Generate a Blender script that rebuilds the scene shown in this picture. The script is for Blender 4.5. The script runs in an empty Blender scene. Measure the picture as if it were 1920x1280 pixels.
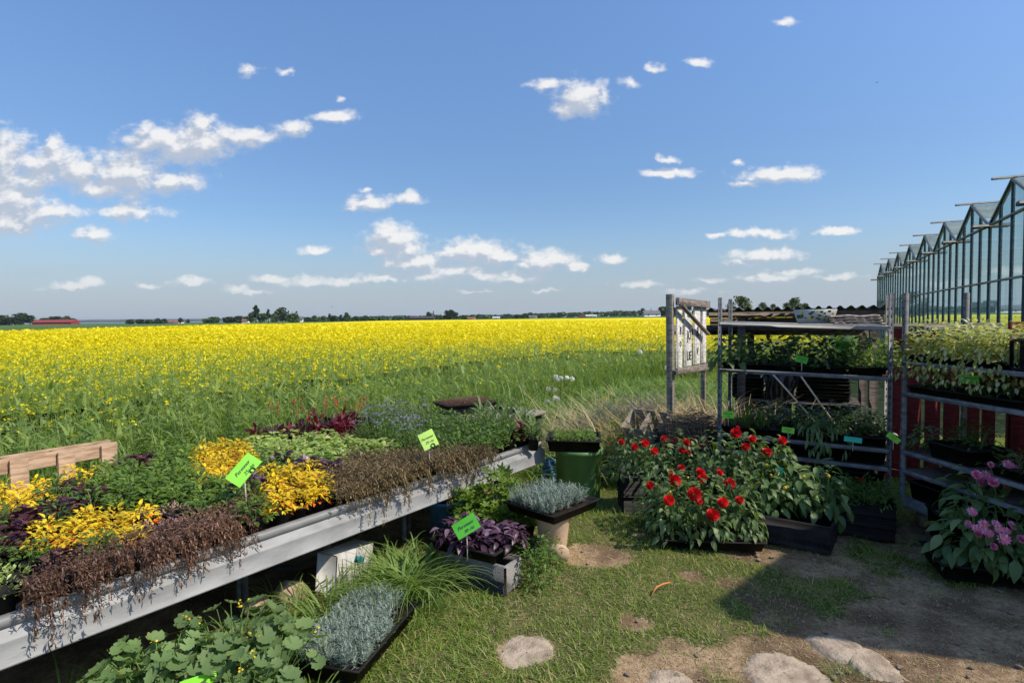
import bpy, math, numpy as np
from mathutils import Vector, Matrix
# ---------------------------------------------------------------- camera, sky, sun
scn = bpy.context.scene
COL = scn.collection
PITCH, ROLL, F, EYE = math.radians(2.34), 0.0105, 1067.0, 1.7
_r = np.array([1.0, 0, 0]); _u = np.array([0, math.sin(PITCH), math.cos(PITCH)])
FWD = np.array([0, math.cos(PITCH), -math.sin(PITCH)])
RIGHT = math.cos(ROLL)*_r - math.sin(ROLL)*_u
UP = math.cos(ROLL)*_u + math.sin(ROLL)*_r
camd = bpy.data.cameras.new("camera"); cam = bpy.data.objects.new("camera", camd); COL.objects.link(cam)
camd.sensor_width = 36.0; camd.lens = 20.0; camd.clip_start = 0.05; camd.clip_end = 20000
cam.matrix_world = Matrix(((RIGHT[0], UP[0], -FWD[0], 0), (RIGHT[1], UP[1], -FWD[1], 0), (RIGHT[2], UP[2], -FWD[2], EYE), (0, 0, 0, 1)))
scn.camera = cam
SUN_AZ = (0.95, -0.31); SUN_EL = math.radians(48)
scn.view_settings.view_transform = 'Standard'; scn.view_settings.look = 'None'
scn.view_settings.exposure = 0.0; scn.view_settings.gamma = 1.0
scn.cycles.max_bounces = 8; scn.cycles.transparent_max_bounces = 24; scn.cycles.transmission_bounces = 6
scn.cycles.use_denoising = True
sund = bpy.data.lights.new("sun", 'SUN'); sun = bpy.data.objects.new("sun", sund); COL.objects.link(sun)
sund.energy = 4.6; sund.angle = math.radians(0.55); sund.color = (1.0, 0.93, 0.82)
_sd = Vector((SUN_AZ[0]*math.cos(SUN_EL), SUN_AZ[1]*math.cos(SUN_EL), math.sin(SUN_EL)))
sun.rotation_euler = _sd.to_track_quat('Z', 'Y').to_euler(); sun.location = (20, -6, 25)
SKY_STR, SKY_SAT = 0.135, 1.06

def ray(u, v):
    return RIGHT*(u-960)/F - UP*(v-640)/F + FWD
def at(u, v, h=0.0):            # where the sight line of a place in the photo meets the height h
    d = ray(u, v); t = (h-EYE)/d[2]
    return (d[0]*t, d[1]*t, h)
def aty(u, v, y):               # ... meets the distance y
    d = ray(u, v); t = y/d[1]
    return (d[0]*t, y, EYE+d[2]*t)

class NT:                        # small node-tree writer
    def __init__(s, tree): s.t = tree; s.n = tree.nodes; s.l = tree.links
    def new(s, typ, **kw):
        n = s.n.new(typ)
        for k, v in kw.items(): setattr(n, k, v)
        return n
    def put(s, sock, val):
        if isinstance(val, bpy.types.NodeSocket): s.l.new(val, sock)
        elif val is not None: sock.default_value = val
    def math(s, op, a, b=None, c=None, clamp=False):
        n = s.new('ShaderNodeMath', operation=op); n.use_clamp = clamp
        for i, x in enumerate((a, b, c)):
            if x is not None: s.put(n.inputs[i], x)
        return n.outputs[0]
    def vmath(s, op, a, b=None):
        n = s.new('ShaderNodeVectorMath', operation=op)
        s.put(n.inputs[0], a)
        if b is not None: s.put(n.inputs[1], b)
        return n.outputs['Value'] if op in ('LENGTH', 'DOT_PRODUCT', 'DISTANCE') else n.outputs[0]
    def noise(s, vec, scale, detail=4, rough=0.55, out=0, dist=0.0):
        n = s.new('ShaderNodeTexNoise')
        if vec is not None: s.put(n.inputs['Vector'], vec)
        n.inputs['Scale'].default_value = scale; n.inputs['Detail'].default_value = detail
        n.inputs['Roughness'].default_value = rough; n.inputs['Distortion'].default_value = dist
        return n.outputs[out]
    def mix(s, fac, a, b, blend='MIX'):
        n = s.new('ShaderNodeMix', data_type='RGBA', blend_type=blend)
        s.put(n.inputs[0], fac)
        s.put(n.inputs[6], a if isinstance(a, bpy.types.NodeSocket) else (*a[:3], 1))
        s.put(n.inputs[7], b if isinstance(b, bpy.types.NodeSocket) else (*b[:3], 1))
        return n.outputs[2]
    def step(s, val, lo, hi, a=0.0, b=1.0):
        n = s.new('ShaderNodeMapRange', interpolation_type='SMOOTHSTEP')
        s.put(n.inputs[0], val)
        n.inputs[1].default_value = lo; n.inputs[2].default_value = hi
        n.inputs[3].default_value = a; n.inputs[4].default_value = b
        return n.outputs[0]

# cumulus banks: places in the photo's sky turned into directions (x/y, z/y); radii in the same measure
CLOUDS = [(0,300,52,50,0),(18,370,58,46,0),(5,418,80,22,0),(95,398,66,18,.1),(95,304,58,26,0),(102,272,17,20,.1),(150,322,52,24,0),
 (232,322,50,40,0),(310,342,66,20,.1),(175,440,42,16,.25),(245,398,62,13,.12),(290,264,54,22,.05),(375,266,56,32,0),(380,236,20,20,.05),
 (452,258,58,16,.1),(550,242,28,15,.1),(628,219,36,11,.1),(268,248,20,18,.2),(462,132,26,18,.5),(537,134,20,9,.4),(640,186,10,8,.6),
 (1092,184,40,27,0),(1066,202,26,17,.05),(1025,157,40,13,.25),(1132,176,15,18,.25),(1185,160,28,14,.45),(1226,128,18,9,.15),(1308,116,32,8,.25),(1472,42,22,11,.4),
 (693,381,36,13,.05),(770,373,22,11,.05),(660,391,24,5,.3),(685,357,14,5,.35),(735,448,42,26,0),(712,468,30,14,.05),(780,492,62,13,.05),
 (885,472,64,18,0),(930,482,40,13,0),(1022,488,42,17,0),(1078,502,22,9,.05),(985,498,24,9,.1),(1145,486,24,10,.1),(800,520,80,11,.3),(905,516,90,11,.3),
 (592,470,32,8,.15),(140,538,56,8,.15),(172,528,24,11,.1),(273,538,22,6,.15),(355,530,36,11,.2),(440,540,27,12,.3),(515,523,40,8,.15),(575,530,60,11,.25),(645,528,42,10,.2),
 (1255,323,46,8,.05),(1255,297,20,7,.2),(1383,303,12,5,.2),(1466,327,62,13,0),(1398,345,25,7,.3),(1436,438,62,8,.1),(1345,441,18,5,.2),(1572,433,38,7,.1),
 (1432,478,56,14,.1),(1400,494,50,8,.3),(1480,510,90,9,.4),(1205,532,52,8,.3),(1330,528,50,8,.4),(1570,520,70,8,.4),(1020,545,42,5,.35),(900,545,60,5,.4),(760,470,34,16,.05),(850,505,60,14,.1),(960,520,60,12,.2),(720,520,50,10,.2),(1440,520,70,10,.25),(1300,545,70,7,.4),(480,548,60,6,.35),(60,340,40,30,.05),(200,350,60,24,.05),(330,275,50,26,.05)]
world = bpy.data.worlds.new("World"); scn.world = world; world.use_nodes = True
def build_world():
    w = NT(world.node_tree); w.n.clear()
    sky = w.new('ShaderNodeTexSky', sky_type='NISHITA'); sky.sun_disc = False
    sky.sun_elevation = SUN_EL; sky.sun_rotation = math.atan2(SUN_AZ[0], SUN_AZ[1])
    sky.air_density = 1.0; sky.dust_density = 0.7; sky.ozone_density = 2.2; sky.altitude = 0
    hs = w.new('ShaderNodeHueSaturation'); hs.inputs['Saturation'].default_value = SKY_SAT
    w.l.new(sky.outputs[0], hs.inputs['Color'])
    skyc = w.mix(1.0, hs.outputs[0], (SKY_STR*.91, SKY_STR*1.01, SKY_STR*1.13), 'MULTIPLY')
    tc = w.new('ShaderNodeTexCoord'); sp = w.new('ShaderNodeSeparateXYZ'); w.l.new(tc.outputs['Generated'], sp.inputs[0])
    yy = w.math('MAXIMUM', sp.outputs[1], 0.02)
    cb = w.new('ShaderNodeCombineXYZ')
    w.put(cb.inputs[0], w.math('DIVIDE', sp.outputs[0], yy)); w.put(cb.inputs[1], w.math('DIVIDE', sp.outputs[2], yy))
    p = cb.outputs[0]
    def field(pv):
        warp = w.vmath('MULTIPLY', w.vmath('SUBTRACT', w.noise(pv, 42, 3, .5, out=1), (0.5, .5, .5)), (0.03, 0.022, 0))
        q = w.vmath('ADD', pv, warp); cur = None
        for (u, v, rx, ry, off) in CLOUDS:
            d = ray(u, v)
            dd = w.vmath('MULTIPLY', w.vmath('SUBTRACT', q, (d[0]/d[1], d[2]/d[1], 0)), (F/rx/1.5, F/ry/1.5, 0))
            ln = w.vmath('LENGTH', dd)
            if off: ln = w.math('ADD', ln, off)
            cur = ln if cur is None else w.math('SMOOTH_MIN', cur, ln, .25)
        st = w.vmath('MULTIPLY', pv, (1.0, 1.5, 1))
        n = w.noise(st, 30, 9, .60)
        return w.math('ADD', w.math('SUBTRACT', 1.0, cur), w.math('MULTIPLY', w.math('SUBTRACT', n, .5), 1.6))
    d0 = field(p)
    d1 = field(w.vmath('ADD', p, (0.008, 0.016, 0)))
    alpha = w.step(d0, -0.10, 0.66)
    lit = w.step(w.math('SUBTRACT', d0, d1), -0.16, 0.50)
    ccol = w.mix(lit, (.50, .56, .66), (.93, .92, .91))
    low = w.step(sp.outputs[2], 0.01, 0.12, 0.5, 1.0)
    front = w.step(sp.outputs[1], 0.1, 0.3)
    a2 = w.math('MULTIPLY', w.math('MULTIPLY', alpha, low), front)
    # thin veil of far cloud low over the horizon
    veil = w.noise(w.vmath('MULTIPLY', p, (1.0, 5.0, 1)), 5, 5, .6)
    vz = w.math('MULTIPLY', w.step(sp.outputs[2], 0.02, 0.13, 1, 0), w.step(veil, .42, .72, .25, .75))
    zf = w.math('ADD', w.step(sp.outputs[2], 0.0, .16, .72, .90), w.step(sp.outputs[2], .12, .55, 0, .42))
    cz = w.new('ShaderNodeCombineXYZ')
    for i in range(3): w.l.new(zf, cz.inputs[i])
    skyc = w.mix(1.0, skyc, cz.outputs[0], 'MULTIPLY')
    hz = w.step(sp.outputs[2], -.02, .17, .80, 0)
    skyc = w.mix(hz, skyc, (.44, .52, .63))
    base = w.mix(w.math('MULTIPLY', vz, .55), skyc, (.46, .52, .62))
    out = w.mix(w.math('MULTIPLY', a2, .93), base, ccol)
    bg = w.new('ShaderNodeBackground'); w.l.new(out, bg.inputs[0]); bg.inputs[1].default_value = 1.0
    o = w.new('ShaderNodeOutputWorld'); w.l.new(bg.outputs[0], o.inputs[0])
build_world()
world.cycles.sampling_method = 'MANUAL'; world.cycles.sample_map_resolution = 512

# ---------------------------------------------------------------- mesh helpers
rng = np.random.default_rng(11)
def U(a, b, n=None): return rng.uniform(a, b, n)
class S:
    """collects vertices and faces; build() links them as ONE mesh object"""
    def __init__(s): s.V = []; s.F = []; s.n = 0
    def add(s, V, Fc, m=0):
        V = np.asarray(V, float).reshape(-1, 3); Fc = np.asarray(Fc, int)
        s.V.append(V); s.F.append((Fc+s.n, m)); s.n += len(V)
    def join(s, o, R=None, T=(0, 0, 0), sc=1.0, moff=0):
        V = np.concatenate(o.V)*sc
        if R is not None: V = V @ np.asarray(R).T
        for f, m in o.F: s.F.append((f+s.n, m+moff))
        s.V.append(V+np.asarray(T)); s.n += len(V)
    def mesh(s, name, mats, smooth=False):
        me = bpy.data.meshes.new(name); V = np.concatenate(s.V).astype(np.float32)
        me.vertices.add(len(V)); me.vertices.foreach_set('co', V.ravel())
        loops = np.concatenate([f.ravel() for f, m in s.F]).astype(np.int32)
        tot = np.concatenate([np.full(len(f), f.shape[1]) for f, m in s.F])
        mi = np.concatenate([np.full(len(f), m) for f, m in s.F]).astype(np.int32)
        me.loops.add(len(loops)); me.loops.foreach_set('vertex_index', loops)
        me.polygons.add(len(tot)); me.polygons.foreach_set('loop_start', (np.cumsum(tot)-tot).astype(np.int32))
        me.update(calc_edges=True)
        me.polygons.foreach_set('material_index', mi)
        if smooth: me.polygons.foreach_set('use_smooth', np.ones(len(tot), bool))
        for m in (mats if isinstance(mats, (list, tuple)) else [mats]): me.materials.append(m)
        me.update(); me.validate()
        return me
def obj(name, s, mats, parent=None, smooth=False, loc=None, rotz=0):
    me = s if isinstance(s, bpy.types.Mesh) else s.mesh(name, mats, smooth)
    o = bpy.data.objects.new(name, me); COL.objects.link(o)
    if parent is not None: o.parent = parent
    if loc is not None: o.location = loc
    if rotz: o.rotation_euler = (0, 0, rotz)
    return o
def tag(o, label, cat, group=None, kind=None):
    if label: o['label'] = label
    if cat: o['category'] = cat
    if group: o['group'] = group
    if kind: o['kind'] = kind
    return o
def thing(name, label, cat, loc=(0, 0, 0), rotz=0.0, group=None):
    o = bpy.data.objects.new(name, None); COL.objects.link(o); o.empty_display_size = 0.1
    o.location = loc; o.rotation_euler = (0, 0, rotz)
    return tag(o, label, cat, group)
def copy_tree(o, loc, rotz=0.0, sc=1.0, label=None, group=None):
    r = o.copy(); COL.objects.link(r); r.location = loc; r.rotation_euler = (0, 0, rotz); r.scale = (sc, sc, sc)
    if label: r['label'] = label
    if group: r['group'] = group
    for ch in list(o.children):
        c = ch.copy(); COL.objects.link(c); c.parent = r
        for g in list(ch.children):
            d = g.copy(); COL.objects.link(d); d.parent = c
    return r
def struct(o): o['kind'] = 'structure'; return o

def _cbox():
    V = []; idx = {}
    for ax in range(3):
        for sx in (-1, 1):
            for sy in (-1, 1):
                for sz in (-1, 1):
                    idx[(ax, sx, sy, sz)] = len(V); V.append((ax, sx, sy, sz))
    Q = []
    for ax in range(3):
        o = [i for i in range(3) if i != ax]
        for s in (-1, 1):
            q = []
            for (a, b) in ((-1, -1), (1, -1), (1, 1), (-1, 1)):
                c = [0, 0, 0]; c[ax] = s; c[o[0]] = a; c[o[1]] = b; q.append(idx[(ax, *c)])
            Q.append(q)
    for e in range(3):
        o = [i for i in range(3) if i != e]
        for a in (-1, 1):
            for b in (-1, 1):
                q = []
                for ax, t in ((o[0], -1), (o[0], 1), (o[1], 1), (o[1], -1)):
                    c = [0, 0, 0]; c[e] = t; c[o[0]] = a; c[o[1]] = b; q.append(idx[(ax, *c)])
                Q.append(q)
    Tr = []
    for sx in (-1, 1):
        for sy in (-1, 1):
            for sz in (-1, 1): Tr.append([idx[(a, sx, sy, sz)] for a in range(3)])
    return V, np.array(Q), np.array(Tr)
_CV, _CQ, _CT = _cbox()
def box(s, c, size, m=0, R=None, bev=0.004):
    h = np.array(size)/2.0; b = min(bev, h.min()*0.45)
    V = np.array([[sg*(h[i]-(0 if i == ax else b)) for i, sg in enumerate((sx, sy, sz))] for ax, sx, sy, sz in _CV])
    # the face axis keeps full reach, others step in by the bevel
    if R is not None: V = V @ np.asarray(R).T
    V = V + np.asarray(c, float)
    n0 = s.n; s.add(V, _CQ, m); s.F.append((_CT+n0, m))
def rz(a): c, d = math.cos(a), math.sin(a); return np.array([[c, -d, 0], [d, c, 0], [0, 0, 1.0]])
def rx(a): c, d = math.cos(a), math.sin(a); return np.array([[1, 0, 0], [0, c, -d], [0, d, c.real]])
def ry(a): c, d = math.cos(a), math.sin(a); return np.array([[c, 0, d], [0, 1, 0], [-d, 0, c]])
def frame(p0, p1, upv=(0, 0, 1)):
    x = np.asarray(p1, float)-np.asarray(p0, float); L = np.linalg.norm(x); x /= L
    up = np.asarray(upv, float); y = np.cross(up, x)
    if np.linalg.norm(y) < 1e-4: y = np.cross((0, 1, 0), x)
    y /= np.linalg.norm(y); z = np.cross(x, y)
    return np.stack([x, y, z], 1), L
def beam(s, p0, p1, w, h, m=0, bev=0.004, upv=(0, 0, 1)):   # a squared bar from p0 to p1
    R, L = frame(p0, p1, upv)
    box(s, (np.asarray(p0, float)+np.asarray(p1, float))/2, (L, w, h), m, R, bev)
def tube(s, path, rad, n=8, m=0, caps=True):
    P = np.asarray(path, float); k = len(P); rad = np.broadcast_to(rad, (k,))
    T = np.gradient(P, axis=0); T /= np.linalg.norm(T, axis=1)[:, None]+1e-9
    a = np.cross(T, (0.21, 0.13, 0.97)); bad = np.linalg.norm(a, axis=1) < 1e-3; a[bad] = (1, 0, 0)
    a /= np.linalg.norm(a, axis=1)[:, None]; b = np.cross(T, a)
    th = np.linspace(0, 2*math.pi, n, endpoint=False)
    V = (P[:, None] + rad[:, None, None]*(a[:, None]*np.cos(th)[None, :, None]+b[:, None]*np.sin(th)[None, :, None])).reshape(-1, 3)
    i = np.arange(k-1)[:, None]*n; j = np.arange(n)[None]; j2 = (j+1) % n
    Fq = np.stack([i+j, i+j2, i+n+j2, i+n+j], -1).reshape(-1, 4)
    n0 = s.n; s.add(V, Fq, m)
    if caps:
        s.F.append((np.arange(n)[None, ::-1]+n0, m)); s.F.append((np.arange(n)[None]+n0+(k-1)*n, m))
def lathe(s, prof, n=24, m=0, c=(0, 0, 0)):      # prof = [(r, z), ...]
    P = np.array(prof); th = np.linspace(0, 2*math.pi, n, endpoint=False)
    V = np.stack([P[:, 0, None]*np.cos(th), P[:, 0, None]*np.sin(th), np.repeat(P[:, 1, None], n, 1)], -1).reshape(-1, 3)+np.asarray(c)
    k = len(P); i = np.arange(k-1)[:, None]*n; j = np.arange(n)[None]; j2 = (j+1) % n
    s.add(V, np.stack([i+j, i+j2, i+n+j2, i+n+j], -1).reshape(-1, 4), m)
def grid_faces(nu, nv):
    i = np.arange(nu-1)[:, None]*nv; j = np.arange(nv-1)[None]
    return np.stack([i+j, i+nv+j, i+nv+j+1, i+j+1], -1).reshape(-1, 4)
def rot_many(yaw, pitch, roll):
    cy, sy, cp, sp, cr, sr = np.cos(yaw), np.sin(yaw), np.cos(pitch), np.sin(pitch), np.cos(roll), np.sin(roll)
    z = np.zeros_like(cy); o = np.ones_like(cy)
    Z = np.stack([np.stack([cy, -sy, z], -1), np.stack([sy, cy, z], -1), np.stack([z, z, o], -1)], -2)
    X = np.stack([np.stack([o, z, z], -1), np.stack([z, cp, -sp], -1), np.stack([z, sp, cp], -1)], -2)
    Y = np.stack([np.stack([cr, z, sr], -1), np.stack([z, o, z], -1), np.stack([-sr, z, cr], -1)], -2)
    return Z @ X @ Y
def scatter(s, T, pos, yaw, pitch=0, roll=0, sc=1.0, m=0):
    """many copies of a small template inside the same mesh (leaves, blades, petals)"""
    V, Fc = T; pos = np.asarray(pos, float); N = len(pos)
    yaw, pitch, roll = (np.broadcast_to(np.asarray(a, float), (N,)) for a in (yaw, pitch, roll))
    sc = np.asarray(sc, float)
    if sc.ndim == 0: sc = np.full((N, 3), float(sc))
    elif sc.ndim == 1: sc = np.repeat(sc[:, None], 3, 1)
    R = rot_many(yaw, pitch, roll)
    W = np.einsum('nij,nkj->nki', R, V[None]*sc[:, None]) + pos[:, None]
    s.add(W.reshape(-1, 3), (Fc[None]+(np.arange(N)*len(V))[:, None, None]).reshape(-1, Fc.shape[1]), m)
def leaf_t(W=.4, rows=3, bend=.3, fold=.12, prof='ovate'):   # unit leaf along +y, normal +z
    t = np.linspace(0, 1, rows+1)
    if prof == 'ovate': w = np.sin(np.pi*np.clip(t*.93+.05, 0, 1)**.8)
    elif prof == 'strap': w = np.minimum(1, (1-t)*2.2+.03)
    elif prof == 'lance': w = np.sin(np.pi*np.clip(t*.9+.08, 0, 1)**1.1)
    else: w = np.ones_like(t)
    w = np.maximum(w, .03)*W/2
    ang = bend*t; y = np.cumsum(np.r_[0, np.cos(ang[1:])])/rows; z = -np.cumsum(np.r_[0, np.sin(ang[1:])])/rows
    V = np.stack([np.stack([-w, y, z+fold*w*2], -1), np.stack([w*0, y, z], -1), np.stack([w, y, z+fold*w*2], -1)], 1).reshape(-1, 3)
    return V, grid_faces(rows+1, 3)
def blade_t(W=.06, rows=3, bend=.8):      # one-column ribbon
    t = np.linspace(0, 1, rows+1); w = np.maximum((1-t**1.5), .06)*W/2
    ang = bend*t; y = np.cumsum(np.r_[0, np.cos(ang[1:])])/rows; z = -np.cumsum(np.r_[0, np.sin(ang[1:])])/rows
    V = np.stack([np.stack([-w, y, z], -1), np.stack([w, y, z], -1)], 1).reshape(-1, 3)
    return V, grid_faces(rows+1, 2)
def round_t(n=9, lobes=0, depth=.15, cup=.2, pleat=0.0, notch=True):   # rounded leaf, stalk end at the origin
    th = np.linspace(-math.pi+.25*notch, math.pi-.25*notch, n)
    r = .5*(1+depth*np.cos(lobes*th)) if lobes else np.full(n, .5)
    V = [(0, .42, 0)]
    for a, q, k in zip(th, r, range(n)): V.append((q*math.sin(a), .5+q*math.cos(a), cup*q*q*2+pleat*(1 if k % 2 else -1)))
    return np.array(V), np.array([[0, i, i+1] for i in range(1, n)])
QUAD = (np.array([[-.5, -.5, 0], [.5, -.5, 0], [.5, .5, 0], [-.5, .5, 0.0]]), np.array([[0, 1, 2, 3]]))
DIAM = (np.array([[0, 0, 0], [.28, .45, .06], [0, 1, -.04], [-.28, .45, .06]]), np.array([[0, 1, 2, 3]]))

# ---------------------------------------------------------------- materials
MATS = {}
def mat(name):
    m = bpy.data.materials.new(name); m.use_nodes = True; m.node_tree.nodes.clear(); MATS[name] = m
    w = NT(m.node_tree); o = w.new('ShaderNodeOutputMaterial')
    return m, w, o
def pmat(name, base, rough=.6, metal=0.0, base2=None, nscale=8.0, stretch=(1, 1, 1), bump=0.0, bscale=None, spec=.4, detail=5, lo=.35, hi=.65, coord='Object', isl=0.0):
    m, w, o = mat(name); b = w.new('ShaderNodeBsdfPrincipled')
    tc = w.new('ShaderNodeTexCoord'); mp = w.vmath('MULTIPLY', tc.outputs[coord], stretch)
    if base2 is not None: col = w.mix(w.step(w.noise(mp, nscale, detail, .6), lo, hi), base, base2)
    else: col = w.mix(0.0, base, base)
    if isl:
        g = w.new('ShaderNodeNewGeometry'); k = w.math('MULTIPLY_ADD', g.outputs['Random Per Island'], isl*2, 1-isl)
        cc = w.new('ShaderNodeCombineXYZ')
        for i in range(3): w.l.new(k, cc.inputs[i])
        col = w.mix(1.0, col, cc.outputs[0], 'MULTIPLY')
    w.l.new(col, b.inputs['Base Color']); b.inputs['Roughness'].default_value = rough; b.inputs['Metallic'].default_value = metal
    b.inputs['Specular IOR Level'].default_value = spec
    if bump:
        bn = w.new('ShaderNodeBump'); bn.inputs['Strength'].default_value = bump; bn.inputs['Distance'].default_value = .01
        w.l.new(w.noise(mp, bscale or nscale*2, 6, .65), bn.inputs['Height']); w.l.new(bn.outputs[0], b.inputs['Normal'])
    w.l.new(b.outputs[0], o.inputs[0]); return m
def leafmat(name, c1, c2, trans=.35, tcol=None, rough=.5, spec=.35, c3=None, obvar=.25):
    m, w, o = mat(name)
    g = w.new('ShaderNodeNewGeometry'); oi = w.new('ShaderNodeObjectInfo')
    r = g.outputs['Random Per Island']
    col = w.mix(r, c1, c2)
    if c3 is not None: col = w.mix(w.step(r, .78, .9), col, c3)
    k = w.math('MULTIPLY_ADD', oi.outputs['Random'], obvar*2, 1-obvar)
    cc = w.new('ShaderNodeCombineXYZ')
    for i in range(3): w.l.new(k, cc.inputs[i])
    col = w.mix(1.0, col, cc.outputs[0], 'MULTIPLY')
    b = w.new('ShaderNodeBsdfPrincipled'); w.l.new(col, b.inputs['Base Color'])
    b.inputs['Roughness'].default_value = rough; b.inputs['Specular IOR Level'].default_value = spec
    tr = w.new('ShaderNodeBsdfTranslucent')
    tcol = tcol or (min(1, c2[0]*1.9), min(1, c2[1]*1.9), c2[2]*.8)
    w.l.new(w.mix(.65, col, tcol), tr.inputs[0])
    mx = w.new('ShaderNodeMixShader'); mx.inputs[0].default_value = trans
    w.l.new(b.outputs[0], mx.inputs[1]); w.l.new(tr.outputs[0], mx.inputs[2]); w.l.new(mx.outputs[0], o.inputs[0])
    return m
M = dict(
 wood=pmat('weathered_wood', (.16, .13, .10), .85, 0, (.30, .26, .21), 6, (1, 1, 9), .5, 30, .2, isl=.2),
 woodh=pmat('weathered_wood_lying', (.13, .105, .085), .85, 0, (.27, .23, .19), 5, (2, 9, 9), .5, 30, .2, isl=.2),
 pallet=pmat('pallet_wood', (.30, .185, .11), .85, 0, (.48, .33, .21), 5, (1.5, 10, 10), .4, 30, .2, isl=.18),
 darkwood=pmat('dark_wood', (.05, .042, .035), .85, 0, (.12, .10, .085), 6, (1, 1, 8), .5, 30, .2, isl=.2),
 redwood=pmat('falu_red_boards', (.15, .021, .017), .85, 0, (.22, .036, .027), 7, (1, 1, 6), .4, 40, .15, isl=.2),
 white=pmat('white_paint', (.72, .70, .64), .65, 0, (.44, .41, .35), 14, (1, 1, 3), .15, 40, .3, isl=.05),
 ink=pmat('black_lettering', (.025, .03, .035), .6, 0, (.05, .05, .055), 20),
 teal=pmat('teal_paint', (.03, .22, .25), .6),
 alu=pmat('aluminium_rim', (.31, .305, .29), .6, .15, (.21, .205, .195), 5, (1, 1, 3), .12, 40, .4, lo=.3, hi=.75),
 steel=pmat('galvanised_steel', (.21, .205, .195), .62, .1, (.11, .108, .105), 14, (1, 1, 2), .1, 60, .5),
 shelf=pmat('shelf_board', (.30, .30, .28), .6, 0, (.24, .24, .22), 8, (1, 1, 1), .1, 40),
 black=pmat('black_plastic', (.012, .011, .010), .6, 0, (.022, .020, .018), 12, (1, 1, 1), .1, 60, .12),
 blacksheet=pmat('black_plastic_sheet', (.012, .012, .013), .28, 0, (.022, .022, .024), 9, (1, 1, 1), .4, 14, .6),
 soil=pmat('potting_soil', (.018, .012, .009), .95, 0, (.04, .028, .02), 40, (1, 1, 1), .8, 90, .1),
 terracotta=pmat('tan_clay', (.55, .36, .22), .7, 0, (.64, .46, .31), 7, (1, 1, 2), .15, 40, .3),
 concrete=pmat('rough_concrete', (.33, .305, .28), .95, 0, (.20, .18, .17), 160, (1, 1, 1), .9, 90, .12, lo=.35, hi=.7),
 green_bin=pmat('green_plastic', (.075, .165, .042), .5, 0, (.12, .23, .065), 5, (1, 1, .4), .1, 30, .45),
 blue=pmat('blue_plastic', (.025, .09, .22), .5, 0, (.05, .20, .42), 7, (1, 1, 1), .3, 20),
 poly=pmat('white_board', (.55, .52, .47), .75, 0, (.36, .33, .28), 5, (1, 1, 1), .15, 30),
 stone=pmat('sandy_stone', (.50, .395, .285), .97, 0, (.30, .225, .155), 14, (1, 1, 1), 1.0, 60, .08, lo=.38, hi=.7, detail=9),
 beige=pmat('beige_stone', (.45, .34, .22), .9, 0, (.30, .21, .13), 20, (1, 1, 1), .5, 40, .15),
 wicker=pmat('woven_wicker', (.62, .48, .38), .85, 0, (.38, .27, .20), 30, (1, 1, 3), .8, 40, .2),
 brush=pmat('dry_brushwood', (.16, .105, .065), .9, 0, (.30, .22, .14), 20, (1, 1, 1), .4, 40, .2, isl=.35),
 roofing=pmat('mossy_fibre_cement', (.055, .055, .055), .9, 0, (.12, .12, .115), 8, (1, 1, 1), .5, 50, .15),
 planter=pmat('white_glazed', (.48, .49, .46), .4, 0, (.38, .39, .37), 6),
 gframe=pmat('greenhouse_frame', (.035, .05, .05), .5, .2, (.07, .085, .085), 12),
 gutter=pmat('greenhouse_gutter', (.13, .135, .13), .6, .2, (.08, .085, .08), 8),
 card=pmat('lime_card', (.22, .62, .03), .55, 0, (.26, .68, .05), 6),
 card_dark=pmat('green_card', (.06, .36, .015), .55, 0, (.08, .42, .03), 6),
 card_pale=pmat('pale_lime_card', (.52, .80, .13), .5, 0, (.58, .84, .18), 6),
 card_teal=pmat('teal_card', (.03, .42, .25), .5, 0, (.05, .5, .32), 6),
 stick=pmat('pale_stick', (.6, .55, .45), .6),
 orange=pmat('orange_root', (.55, .20, .06), .6),
 stem=leafmat('green_stem', (.10, .19, .045), (.16, .26, .06), .1),
)
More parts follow.
